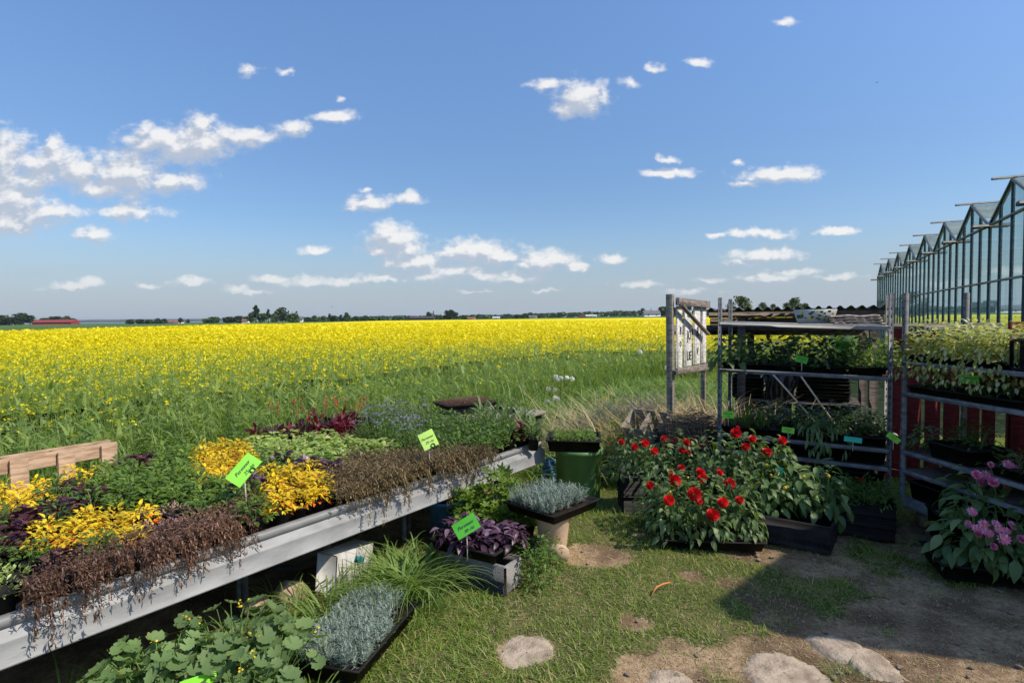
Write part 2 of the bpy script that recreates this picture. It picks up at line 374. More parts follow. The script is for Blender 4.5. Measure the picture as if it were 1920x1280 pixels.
LM = dict(
 yellow=leafmat('golden_leaves', (.66, .44, .012), (.88, .68, .03), .3, (.95, .75, .05), c3=(.80, .42, .012)),
 green=leafmat('mid_green_leaves', (.050, .100, .019), (.14, .215, .037), .3),
 green2=leafmat('fresh_green_leaves', (.075, .14, .022), (.225, .325, .055), .35),
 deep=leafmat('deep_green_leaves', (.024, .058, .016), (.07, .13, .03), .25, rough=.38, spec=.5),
 lime=leafmat('variegated_lime_leaves', (.16, .26, .045), (.45, .52, .14), .3, c3=(.62, .62, .32)),
 bronze=leafmat('bronze_leaves', (.095, .046, .025), (.235, .122, .066), .22, (.2, .12, .05), c3=(.34, .20, .15)),
 olive=leafmat('olive_bronze_leaves', (.085, .058, .024), (.21, .145, .055), .22, (.24, .17, .05), c3=(.34, .24, .11)),
 maroon=leafmat('maroon_leaves', (.030, .012, .014), (.095, .030, .036), .2, (.18, .03, .04), rough=.4, c3=(.16, .06, .06)),
 purple=leafmat('purple_leaves', (.040, .016, .028), (.12, .055, .085), .2, (.2, .05, .1), rough=.38, c3=(.26, .16, .22)),
 red=leafmat('dark_red_leaves', (.065, .010, .014), (.16, .02, .03), .3, (.35, .03, .04), rough=.4, c3=(.25, .04, .06)),
 silver=leafmat('silver_lavender_leaves', (.15, .20, .145), (.33, .39, .31), .15, (.3, .36, .25)),
 pink=leafmat('pink_leaves', (.30, .16, .15), (.50, .30, .29), .25),
 pale=leafmat('pale_variegated_leaves', (.24, .30, .075), (.55, .56, .20), .35, c3=(.70, .66, .42)),
 sage=leafmat('soft_sage_leaves', (.10, .16, .055), (.22, .31, .11), .28, rough=.6),
 blueflower=leafmat('lavender_blue_petals', (.26, .22, .40), (.42, .38, .55), .3),
 redflower=leafmat('red_petals', (.50, .006, .008), (.74, .012, .014), .25, (.9, .02, .02), rough=.5),
 coral=leafmat('coral_petals', (.5, .06, .05), (.7, .12, .08), .3),
 pinkflower=leafmat('pink_petals', (.72, .13, .32), (.92, .36, .55), .3, (.95, .3, .5), c3=(.97, .66, .78)),
 yflower=leafmat('yellow_petals', (.75, .5, .01), (.9, .68, .02), .3, (.95, .75, .03)),
 orangeflower=leafmat('orange_petals', (.7, .12, .01), (.85, .25, .02), .3),
 whiteflower=leafmat('white_fluff', (.7, .7, .66), (.8, .8, .78), .3),
 dahlia=leafmat('dahlia_leaves', (.055, .105, .030), (.17, .25, .08), .30, rough=.48, spec=.4, c3=(.24, .30, .12)),
 grass=leafmat('lawn_grass', (.11, .19, .022), (.27, .36, .055), .38, c3=(.50, .43, .17), obvar=0),
 tall=leafmat('tall_grass', (.10, .18, .035), (.25, .345, .08), .35, c3=(.26, .34, .10), obvar=.1),
 straw=leafmat('dry_straw', (.36, .27, .14), (.58, .46, .27), .25, obvar=0),
 rape=leafmat('rape_stems', (.13, .21, .045), (.31, .39, .105), .4, obvar=0),
 rapef=leafmat('rape_blossom', (.72, .60, .004), (.84, .73, .008), .35, (.92, .82, .01), obvar=0),
 tree=leafmat('tree_leaves', (.028, .05, .022), (.062, .10, .035), .2, obvar=.3),
 bushm=leafmat('bush_leaves', (.045, .085, .025), (.11, .17, .045), .25, obvar=.3),
)

# ---------------------------------------------------------------- layout frames
BD = np.array([.592, .806]); BN = np.array([-.806, .592]); A0 = np.array([-1.97, 2.19]); BL, BW, BH = 3.78, 2.04, .55
E0 = np.array([-4.16, 4.3]); G0 = np.array([10.42, 11.9]); GD = np.array([.4556, .8902]); GN = np.array([-.8902, .4556])
def bp(a, b, z=0.0):            # bench frame: a along the front rim, b towards the back
    p = A0+BD*a+BN*b; return (p[0], p[1], z)
def edge(x, y):                 # how far inside the rape field
    e = (x-E0[0])*BN[0]+(y-E0[1])*BN[1]; g = (x-G0[0])*GN[0]+(y-G0[1])*GN[1]
    return np.maximum(e, np.minimum(y-14.5, g-2.0))
def vnoise(x, y, sc, seed=0):
    x = np.asarray(x)*sc+seed*17.3; y = np.asarray(y)*sc+seed*7.7
    xi, yi = np.floor(x).astype(np.int64), np.floor(y).astype(np.int64); fx, fy = x-xi, y-yi
    fx = fx*fx*(3-2*fx); fy = fy*fy*(3-2*fy)
    def h(i, j):
        n = (i*374761393+j*668265263+seed*144269) & 0x7fffffff; n = ((n ^ (n >> 13))*1274126177) & 0x7fffffff
        return ((n ^ (n >> 16)) & 0xffff)/65535.0
    return (h(xi, yi)*(1-fx)+h(xi+1, yi)*fx)*(1-fy)+(h(xi, yi+1)*(1-fx)+h(xi+1, yi+1)*fx)*fy
def fbm(x, y, sc, seed=0, o=4):
    r = 0; a = .5; t = 0
    for k in range(o): r = r+a*vnoise(x, y, sc*2**k, seed+k*5); t += a; a *= .55
    return r/t
PATCH = [(1112, 1045, .26, .13, 0), (985, 1222, .15, .09, 0), (1190, 1165, .10, .04, 0), (1440, 1040, .26, .08, 0), (1250, 1265, .26, .10, 0),
         (1460, 1245, .42, .18, 0), (1570, 1200, .34, .14, 0), (1740, 1150, .34, .14, 0), (1840, 1210, .5, .28, 0), (1560, 1070, .26, .06, 0), (1290, 1080, .09, .04, 0),
         (1720, 1000, .36, .12, 0), (1880, 1130, .3, .10, 0), (1640, 1250, .25, .14, 0), (1500, 1000, .4, .2, 0)]
PG = [(at(u, v)[0], at(u, v)[1], a, b) for u, v, a, b, _ in PATCH]
def bare(x, y):                 # 1 = worn to soil, 0 = grass
    r = np.zeros_like(np.asarray(x, float)); wob = fbm(x, y, 4.0, 3, 3)-.5
    for cx, cy, a, b in PG:
        d = np.sqrt(((x-cx)/a)**2+((y-cy)/(b*1.7))**2)+wob*1.1
        r = np.maximum(r, np.clip((1.25-d)/.5, 0, 1))
    n = fbm(x, y, 2.2, 9, 4); right = np.clip((x-1.0)/1.6, 0, 1)*np.clip((4.9-y)/1.0, 0, 1)
    r = np.maximum(r, np.clip((n-.545+.08*right)/.14, 0, 1)*.70*np.clip((x+.5)/1.0, 0, 1)*np.clip((5.2-y)/1., 0, 1))
    under = np.clip(((x-A0[0])*BN[0]+(y-A0[1])*BN[1]-.05)/.4, 0, 1)*np.clip((BW+.1-((x-A0[0])*BN[0]+(y-A0[1])*BN[1]))/.3, 0, 1)*np.clip((BL+.2-((x-A0[0])*BD[0]+(y-A0[1])*BD[1]))/.4, 0, 1)
    return np.maximum(r, under*.95)
def gh(x, y):                   # height of the ground
    x = np.asarray(x, float); y = np.asarray(y, float)
    near = (fbm(x, y, 1.6, 21, 4)-.5)*.05*np.clip(1-(np.hypot(x, y)-8)/8, 0, 1)
    far = np.clip((y-380)/180, 0, 1)*np.clip((x+150)/260, 0, 1)*2.3
    return near*np.clip((y-1.0)/1.0, 0, 1)+far

# ---------------------------------------------------------------- ground
def build_ground():
    g = lambda lo, hi, n: np.geomspace(lo, hi, n)
    xs = np.r_[-g(3.6, 9000, 34)[::-1], np.arange(-3.5, 5.6, .05), g(5.7, 9000, 34)]
    ys = np.r_[-g(.6, 60, 8)[::-1], np.arange(-.4, 1.6, .4), np.arange(1.7, 8.2, .05), g(8.3, 9000, 46)]
    X, Y = np.meshgrid(xs, ys, indexing='ij'); Z = gh(X, Y)
    B = bare(X, Y); Z = Z-.02*np.clip(B, 0, 1)*((np.abs(X) < 6) & (Y < 9))
    s = S(); s.add(np.stack([X, Y, Z], -1), grid_faces(len(xs), len(ys)))
    m, w, o = mat('lawn_and_soil')
    at_ = w.new('ShaderNodeAttribute', attribute_name='bare'); tc = w.new('ShaderNodeTexCoord'); P = tc.outputs['Object']
    n1 = w.noise(P, 3.5, 6, .65); n2 = w.noise(P, 40, 6, .7); n3 = w.noise(P, 180, 3, .6)
    sand = w.mix(w.step(n2, .38, .62), (.31, .195, .105), (.50, .355, .21)); n4 = w.noise(P, .9, 4, .6)
    dk = w.step(n4, .46, .60)
    sand = w.mix(w.step(n1, .42, .62), sand, (.19, .12, .068)); sand = w.mix(dk, sand, w.mix(n2, (.085, .050, .027), (.20, .13, .072)))
    sand = w.mix(w.step(n3, .62, .68), sand, (.55, .45, .32))
    turf = w.mix(w.step(n2, .4, .6), (.06, .085, .02), (.15, .14, .05)); turf = w.mix(w.step(n1, .52, .66), turf, (.24, .19, .085))
    bf = w.step(w.math('ADD', at_.outputs['Fac'], w.math('MULTIPLY', w.math('SUBTRACT', n2, .5), .9)), .3, .62)
    near = w.mix(bf, turf, sand)
    fl = w.vmath('LENGTH', P)
    farm = w.mix(w.step(w.noise(P, .012, 3, .5), .4, .6), (.075, .135, .032), (.11, .17, .045))
    col = w.mix(w.step(fl, 25, 60), near, farm)
    b = w.new('ShaderNodeBsdfPrincipled'); w.l.new(col, b.inputs[0]); b.inputs['Roughness'].default_value = .95; b.inputs['Specular IOR Level'].default_value = .12
    bn = w.new('ShaderNodeBump'); bn.inputs['Strength'].default_value = .9; bn.inputs['Distance'].default_value = .02
    w.l.new(w.math('ADD', n2, w.math('MULTIPLY', n3, .4)), bn.inputs['Height']); w.l.new(bn.outputs[0], b.inputs['Normal'])
    w.l.new(b.outputs[0], o.inputs[0])
    me = s.mesh('ground', m, True); a = me.attributes.new('bare', 'FLOAT', 'POINT'); a.data.foreach_set('value', B.ravel().astype(np.float32))
    struct(obj('ground', me, None))
build_ground()

def ingrid(xs, ys, cond, zf):
    X, Y = np.meshgrid(xs, ys, indexing='ij'); k = cond(X, Y).ravel(); Fq = grid_faces(len(xs), len(ys)); Fq = Fq[k[Fq].all(1)]
    s = S(); s.add(np.stack([X, Y, zf(X, Y)], -1), Fq); return s
def incrop(x, y): return (edge(x, y) > 0) & (x > -45-np.maximum(y-50, 0)*.14-np.where(y < 50, 9999, 0)) & (y < 385) & (x < 330)
# ---------------------------------------------------------------- rape field in bloom: nobody could count it
def build_rape():
    s = S()
    xs = np.r_[-np.geomspace(4, 420, 60)[::-1], np.arange(-3.9, 4, .35), np.geomspace(4, 330, 60)]; ys = np.geomspace(5, 384, 150)
    zt = lambda X, Y: .55+.40*np.clip((Y-9)/45, 0, 1)+(fbm(X, Y, .9, 4, 3)-.5)*.18+gh(X, Y)
    sh = ingrid(xs, ys, lambda X, Y: incrop(X, Y) & (edge(X, Y) > 3.2), zt); s.join(sh, moff=2)
    st = blade_t(.014, 2, .12); lf = blade_t(.16, 3, .9); q = QUAD
    def sample(y0, y1, dens, sel=None):
        A = 0.97*(y1*y1-y0*y0)+2.4*(y1-y0); n = int(A*dens)
        y = np.sqrt(U(y0*y0, y1*y1, n)); x = U(-1, 1, n)*(.97*y+1.2); k = incrop(x, y); return x[k], y[k]
    def flowers(P, r, n, sz):
        k = len(P); d = rng.normal(size=(k, n, 3)); d /= np.linalg.norm(d, axis=-1)[..., None]
        p = (P[:, None]+d*(r*U(.3, 1, (k, n)))[..., None]).reshape(-1, 3)
        scatter(s, q, p, U(0, 6.28, k*n), U(-.9, .9, k*n), U(-.9, .9, k*n), sz*U(.7, 1.3, k*n), 1)
    for (y0, y1, dens, br, fn, fsz, fr) in ((3.6, 9, 46, 3, 7, .017, .032), (9, 17, 34, 2, 6, .024, .045), (17, 40, 20, 1, 7, .055, .10)):
        x, y = sample(y0, y1, dens); n = len(x); e = edge(x, y)
        h = U(.85, 1.15, n)*(.80+.20*np.clip(e/3.0, 0, 1)); b = np.stack([x, y, gh(x, y)], -1); yaw = U(0, 6.28, n)
        scatter(s, st, b, yaw, 1.57+U(-.12, .12, n), 0, np.stack([h*(1 if y0 < 9 else 1.7), h, h], -1), 0)
        top = b+np.stack([U(-.06, .06, n), U(-.06, .06, n), h], -1)
        nl = 7 if y0 < 9 else 5 if y0 < 17 else 3
        i = np.repeat(np.arange(n), nl); L = U(.12, .30, len(i))
        scatter(s, lf, b[i]+np.stack([U(-.03, .03, len(i)), U(-.03, .03, len(i)), h[i]*U(.05, .85, len(i))], -1), U(0, 6.28, len(i)), U(.3, 1.35, len(i)), 0, L*(1 if y0 < 17 else 1.6), 0)
        pf = np.clip((e-.3)/8.0, .025, 1)**.95*(.55+.9*fbm(x, y, .45, 31, 2)-.15)
        pf = np.clip(pf, .03, 1); bl = U(0, 1, n) < pf
        tops = [top[bl]]
        for k in range(br):
            kk = np.where(U(0, 1, n) < .8)[0]; a = U(0, 6.28, len(kk)); r = U(.05, .16, len(kk)); hb = h[kk]*U(.72, 1.0, len(kk))
            bt = b[kk]+np.stack([r*np.cos(a), r*np.sin(a), hb], -1)
            mid = b[kk]+np.stack([0*a, 0*a, hb*.55], -1); d = bt-mid
            scatter(s, st, mid, np.arctan2(-d[:, 0], d[:, 1]), np.arctan2(d[:, 2], np.hypot(d[:, 0], d[:, 1])), 0, np.linalg.norm(d, axis=1), 0)
            tops.append(bt[U(0, 1, len(kk)) < pf[kk]])
        flowers(np.concatenate(tops), fr, fn, fsz)
        nb = top[~bl]; scatter(s, lf, nb, U(0, 6.28, len(nb)), U(.6, 1.4, len(nb)), 0, .08, 0)
    x, y = sample(40, 110, 4.5); n = len(x)
    scatter(s, q, np.stack([x, y, U(.9, 1.1, n)+gh(x, y)], -1), U(0, 6.28, n), U(-1.2, 1.2, n), U(-.6, .6, n), U(.14, .30, n), 1)
    # rank grass growing along the field edge, part of the same standing crop
    n = 26000; t = U(-2, 22, n); e = U(-.3, 2.2, n)**1.0; p = E0+BD*t[:, None]+BN*e[:, None]
    k = (np.abs(p[:, 0]) < .97*p[:, 1]+1.0) & (p[:, 1] > 3.2); p = p[k]; n = len(p)
    scatter(s, blade_t(.028, 3, .7), np.c_[p, np.zeros(n)], U(0, 6.28, n), U(1.15, 1.6, n), 0, U(.35, .85, n), 3)
    m, w, o = mat('rape_canopy')
    tc = w.new('ShaderNodeTexCoord'); P = tc.outputs['Object']
    n1 = w.noise(P, 9, 5, .7); n2 = w.noise(P, .05, 3, .5); fl = w.vmath('LENGTH', P)
    green = w.mix(n1, (.08, .14, .02), (.20, .27, .03)); yel = w.mix(n2, (.66, .54, .004), (.82, .68, .006))
    lo = w.step(fl, 7, 30, .56, .30); 
    k = w.step(w.math('SUBTRACT', n1, lo), -.06, .08)
    col = w.mix(k, green, yel)
    b = w.new('ShaderNodeBsdfPrincipled'); w.l.new(col, b.inputs[0]); b.inputs['Roughness'].default_value = .9; b.inputs['Specular IOR Level'].default_value = .1
    w.l.new(b.outputs[0], o.inputs[0])
    tag(obj('rapeseed_field', s, [LM['rape'], LM['rapef'], m, LM['tall']]), 'dense rapeseed crop in yellow bloom filling the flat field to the tree line', 'crop', kind='stuff')
build_rape()

# ---------------------------------------------------------------- far country
def far_pt(u, z):
    d = ray(u, 600); t = z/d[1]; x = d[0]*t; return x, z, float(gh(x, z))
def build_far():
    m = pmat('sea_water', (.10, .16, .22), .25, 0, (.14, .20, .26), .01, (1, 1, 1), 0, spec=.5)
    s = S(); p = [far_pt(-260, 900), far_pt(400, 900), far_pt(470, 5600), far_pt(-700, 5600)]
    s.add([(a, b, .3) for a, b, c in p], [[0, 1, 2, 3]]); struct(obj('sea', s, m))
    m = pmat('far_shore_woods', (.035, .06, .035), .95, 0, (.06, .09, .05), .006)
    s = S(); us = np.linspace(-300, 480, 70); V = []
    for k, u in enumerate(us):
        x, y, _ = far_pt(u, 5400); hh = 22+10*float(fbm(np.array([k*.31]), np.array([.5]), 1, 2, 3)[0])
        V += [(x, y, -2), (x, y, hh), (x*1.05, y*1.05, hh+4)]
    s.add(V, grid_faces(len(us), 3)); struct(obj('hills', s, m))
    # the far wood: one mass along the horizon
    s = S(); n = 9000; u = U(545, 1960, n); z = U(690, 760, n); P = np.array([far_pt(a, b) for a, b in zip(u, z)])
    top = 3.0+4.2*fbm(u*.03, z*0, 1, 8, 3)+np.where(u > 1150, 1.0, 0); P[:, 2] += U(0, 1, n)**.7*top
    scatter(s, QUAD, P, U(0, 6.28, n), U(.6, 1.57, n), U(-.5, .5, n), U(1.6, 3.6, n))
    tag(obj('distant_woodland', s, LM['tree']), 'thin dark line of far woodland along the flat horizon', 'woodland', kind='stuff')
    def tree(u, top, wpx, z=520, kind='round', label='', m='tree', group='trees along the horizon'):
        x, y, g = far_pt(u, z); hor = 606.5-.0105*u; h = max(2.5, EYE+(hor-top)*z/F-g); wd = wpx*z/F
        big = z < 400
        t = thing('conifer_tree' if kind == 'spire' else 'bush' if h < 4.2 else 'broadleaf_tree', label, 'tree', (x, y, g), U(0, 6.28), group)
        s = S(); tube(s, [(0, 0, -.2), (0, 0, h*.35), (0, 0, h*.75)], [h*.03, h*.022, h*.01], 6); obj('trunk', s, M['darkwood'], t)
        s = S(); nc = 30 if big else 16; per = 70 if big else 46; cs = []
        for k in range(nc):
            a = U(0, 6.28); f = U(.12, 1); rr = (math.sin(math.pi*min(1, f*.85+.12))**.7 if kind == 'round' else (1.08-f)*.95)*U(.35, 1)
            cs.append((rr*.46*wd*math.cos(a), rr*.46*wd*math.sin(a), h*(.10+.84*f), .24*wd*(1 if kind == 'round' else (1.2-f))))
        for cx, cy, cz, cr in cs:
            d = rng.normal(size=(per, 3)); d /= np.linalg.norm(d, axis=1)[:, None]; p = np.array([cx, cy, cz])+d*cr*U(.4, 1.1, per)[:, None]*np.array([1, 1, .8])
            p[:, 2] = np.clip(p[:, 2], .3, h)
            scatter(s, QUAD, p, U(0, 6.28, per), U(-1.4, 1.4, per), U(-1, 1, per), wd*(.05 if big else .10)*U(.7, 1.4, per))
        obj('crown', s, LM[m], t)
    G1 = 'dark trees round the red barn'
    for u, tp, w_ in ((4, 592, 24), (22, 595, 20), (40, 588, 26), (56, 592, 18)): tree(u, tp, w_, 545, 'round', 'dark leafy tree in the clump left of the red barn', group=G1)
    for u, tp, w_ in ((84, 597, 20), (104, 594, 22), (122, 593, 20), (135, 597, 14)): tree(u, tp, w_, 560, 'round', 'dark leafy tree rising behind the red barn roof', group=G1)
    for u, tp, w_ in ((244, 599, 14), (262, 599, 16), (280, 600, 14), (296, 597, 14), (308, 598, 12)): tree(u, tp, w_, 520, 'round', 'low dark tree in the row beside the strip of sea', group='low trees by the sea')
    for u, tp, w_ in ((352, 599, 8), (339, 596, 9)): tree(u, tp, w_, 530, 'round', 'small tree beside the orange roofed cottage', group='trees at the cottage')
    for u, tp, w_ in ((386, 598, 12), (400, 595, 20)): tree(u, tp, w_, 515, 'round', 'rounded green tree standing apart left of the tall grove', m='bushm', group='trees left of the grove')
    for u, tp, w_ in ((430, 595, 20), (449, 593, 18), (462, 594, 16)): tree(u, tp, w_, 535, 'round', 'mid height tree by the small house left of the tall grove', group='trees by the small house')
    tree(480, 571, 26, 500, 'spire', 'tallest pointed conifer at the left end of the grove', group='tall grove')
    tree(503, 578, 17, 500, 'spire', 'second pointed conifer of the grove, right of the tallest', group='tall grove')
    tree(529, 577, 24, 500, 'round', 'broad full crowned tree in the middle of the grove', group='tall grove')
    for u, tp, w_ in ((541, 581, 9), (548, 583, 8), (556, 581, 10)): tree(u, tp, w_, 510, 'spire', 'narrow pointed tree at the right end of the grove', group='tall grove')
    for u, tp, w_ in ((515, 588, 16), (549, 588, 22), (470, 586, 14), (492, 588, 18)): tree(u, tp, w_, 495, 'round', 'low bushy tree at the foot of the grove', m='bushm', group='tall grove')
    for u, tp, w_ in ((590, 592, 14), (607, 593, 14), (626, 592, 14), (651, 592, 14), (667, 593, 12), (685, 592, 13), (699, 594, 18), (717, 593, 13)): tree(u, tp, w_, 505, 'round', 'round light green tree in the even row right of the grove', m='bushm', group='even row of round trees')
    for u, tp, w_ in ((619, 588, 9), (650, 586, 11), (640, 590, 8), (577, 594, 8)): tree(u, tp, w_, 540, 'round', 'darker tree standing behind the even row of round trees', group='trees behind the row')
    for u, tp, w_ in ((804, 585, 14), (838, 582, 13), (848, 581, 14), (856, 586, 10), (868, 591, 10)): tree(u, tp, w_, 560, 'round', 'dark tree at the long low farm building', group='trees at the long farm building')
    tree(813, 582, 7, 560, 'spire', 'slim conifer behind the long low farm building', group='trees at the long farm building')
    tree(826, 586, 4, 560, 'spire', 'single thin poplar between the farm building trees', group='trees at the long farm building')
    for u, tp, w_ in ((969, 590, 14), (984, 588, 16), (996, 586, 12), (1009, 590, 11)): tree(u, tp, w_, 570, 'round', 'dark tree in the clump behind the pale shed', group='trees at the pale shed')
    tree(1205, 578, 11, 540, 'round', 'tree left of the white farmhouse near the sign', group='trees at the white farmhouse')
    tree(1221, 576, 5, 560, 'spire', 'thin pointed tree behind the white farmhouse roof', group='trees at the white farmhouse')
    for u, tp, w_ in ((1243, 576, 24), (1262, 577, 18)): tree(u, tp, w_, 540, 'round', 'dark tree right of the white farmhouse', group='trees at the white farmhouse')
    tree(1386, 556, 44, 150, 'round', 'big round tree showing above the left of the corrugated roof', group='trees behind the shelter')
    tree(1491, 558, 30, 150, 'round', 'tall tree above the middle of the corrugated roof', group='trees behind the shelter')
    for u, tp, w_ in ((1430, 567, 20), (1449, 569, 14), (1474, 566, 18), (1508, 568, 20)): tree(u, tp, w_, 165, 'round', 'low tree just clearing the corrugated roof', group='trees behind the shelter')
    def house(u0, u1, tp, base_z, wallc, roofc, label, z=520, ro=.45, name='farm_building', cat='building'):
        x0, y, g = far_pt(u0, z); x1, _, _ = far_pt(u1, z); L = x1-x0; h = EYE+(606.5-.0105*(u0+u1)/2-tp)*z/F-g; d = min(10, L*.7); hw = h*(1-ro)
        t = thing(name, label, cat, ((x0+x1)/2, y, g))
        s = S(); box(s, (0, 0, hw/2), (L, d, hw), bev=.02); obj('wall', s, wallc, t)
        s = S(); e = .4
        V = [(-L/2-e, -d/2-e, hw-.05), (L/2+e, -d/2-e, hw-.05), (L/2+e, 0, h), (-L/2-e, 0, h), (L/2+e, d/2+e, hw-.05), (-L/2-e, d/2+e, hw-.05)]
        s.add(V, [[0, 1, 2, 3], [3, 2, 4, 5]]); s.add([V[1], V[4], V[2], V[0], V[3], V[5]], [[0, 1, 2], [3, 4, 5]]); r = obj('roof', s, roofc, t)
        nw = max(1, int(L/7))
        for k in range(nw):
            s = S(); box(s, (-L/2+L*(k+.5)/nw, -d/2-.03, hw*.55), (1.1, .08, hw*.42), bev=.01); obj('window', s, M['ink'], t)
    wl = pmat('white_house_wall', (.66, .65, .62), .8); wr = pmat('red_house_wall', (.22, .04, .03), .85); gr = pmat('grey_roof', (.16, .15, .15), .8)
    orr = pmat('orange_tile_roof', (.40, .13, .07), .85, 0, (.30, .09, .05), .6); rr = pmat('red_barn_roof', (.30, .05, .04), .8, 0, (.24, .04, .035), .5); dr = pmat('dark_roof', (.06, .05, .05), .9)
    house(68, 141, 599.3, 0, wr, rr, 'long red barn with a rust red roof at the far left of the field', 520, .5, 'barn', 'barn')
    house(316, 340, 601, 0, wl, orr, 'low cottage with an orange tiled roof left of the grove', 540)
    house(455, 467, 598, 0, wl, orr, 'tiny pale house tucked against the tall grove', 520)
    house(563, 568, 593, 0, wl, gr, 'small white gable just right of the grove', 540)
    house(770, 815, 593, 0, dr, dr, 'long low dark farm building under dark trees', 550)
    house(877, 891, 594.5, 0, wl, orr, 'white house with a red roof right of the farm building trees', 540)
    house(924, 937, 593.5, 0, wl, wl, 'white flat looking house in the middle of the horizon', 550)
    house(992, 1007, 591, 0, wl, gr, 'pale grey shed in front of the dark clump of trees', 555)
    house(1087, 1096, 591, 0, wr, rr, 'small red shed beside a long white building', 555)
    house(1098, 1118, 590, 0, wl, wl, 'long white building right of the small red shed', 555)
    house(1206, 1236, 582, 0, wl, gr, 'white farmhouse with a grey roof just left of the sign', 520, .55, 'farmhouse', 'house')
build_far()
def bird(u, v, y, sp, label):
    p = aty(u, v, y); t = thing('bird', label, 'bird', p, .6); s = S()
    tube(s, [(-sp*.3, 0, 0), (-sp*.1, 0, .01), (sp*.12, 0, .01), (sp*.25, 0, 0)], [.005, sp*.07, sp*.06, .01], 8); obj('body', s, M['black'], t)
    for k in (-1, 1):
        s = S(); V = [(-sp*.12, 0, .02), (sp*.12, 0, .02), (sp*.05, k*sp*.25, sp*.1), (-sp*.1, k*sp*.25, sp*.1), (-sp*.12, k*sp*.5, sp*.04)]
        s.add(V, [[0, 1, 2, 3]]); s.add(V, [[3, 2, 4]]); obj('wing', s, M['black'], t)
bird(1644, 155, 60, .42, 'small dark bird high in the blue sky on the right')
bird(622, 575, 90, .5, 'small dark bird low over the tree row')

# ---------------------------------------------------------------- the unseen building on the right whose shadow lies over the path
def build_shed():
    C0 = np.array([4.56, 2.22]); e1 = np.array([.734, .679]); e2 = np.array([.945, -.327])
    t = thing('timber_shed', 'dark timber shed standing right of the path and throwing the large shadow on it', 'shed', (C0[0], C0[1], 0))
    P = [np.zeros(2), np.array([.05, -.19]), np.array([.05, -.19])+e2*3.4, e2*3.4+e1*5, e1*5]; H = 3.95; nP = 5
    for k in range(5):
        a, b = P[k], P[(k+1) % 5]; s = S(); beam(s, (a[0], a[1], H/2-.1), (b[0], b[1], H/2-.1), .1, H-.2, bev=.005); obj('wall', s, M['redwood'], t)
    s = S(); V = [(p[0], p[1], z) for z in (H-.1, H) for p in P]; s.add(V, [[4, 3, 2, 1, 0], [5, 6, 7, 8, 9]]); s.F.append((np.array([[j, (j+1) % 5, 5+(j+1) % 5, 5+j] for j in range(5)]), 0)); obj('roof', s, M['roofing'], t)
build_shed()

# ---------------------------------------------------------------- greenhouse
def glass_mat():
    m, w, o = mat('greenhouse_glass')
    tr = w.new('ShaderNodeBsdfTransparent'); tr.inputs[0].default_value = (.76, .90, .88, 1)
    gl = w.new('ShaderNodeBsdfGlossy'); gl.inputs['Roughness'].default_value = .015; gl.inputs[0].default_value = (.78, .93, .92, 1)
    fr = w.new('ShaderNodeLayerWeight'); fr.inputs[0].default_value = .6
    df = w.new('ShaderNodeBsdfDiffuse'); df.inputs[0].default_value = (.52, .64, .62, 1)
    k = w.step(fr.outputs['Facing'], .15, .85, .12, .80)
    m1 = w.new('ShaderNodeMixShader'); w.l.new(k, m1.inputs[0]); w.l.new(tr.outputs[0], m1.inputs[1]); w.l.new(gl.outputs[0], m1.inputs[2])
    tc = w.new('ShaderNodeTexCoord'); dirt = w.step(w.noise(w.vmath('MULTIPLY', tc.outputs['Object'], (1, 1, .3)), 1.4, 5, .65), .3, .8, .16, .40)
    m2 = w.new('ShaderNodeMixShader'); w.l.new(dirt, m2.inputs[0]); w.l.new(m1.outputs[0], m2.inputs[1]); w.l.new(df.outputs[0], m2.inputs[2])
    w.l.new(m2.outputs[0], o.inputs[0]); return m
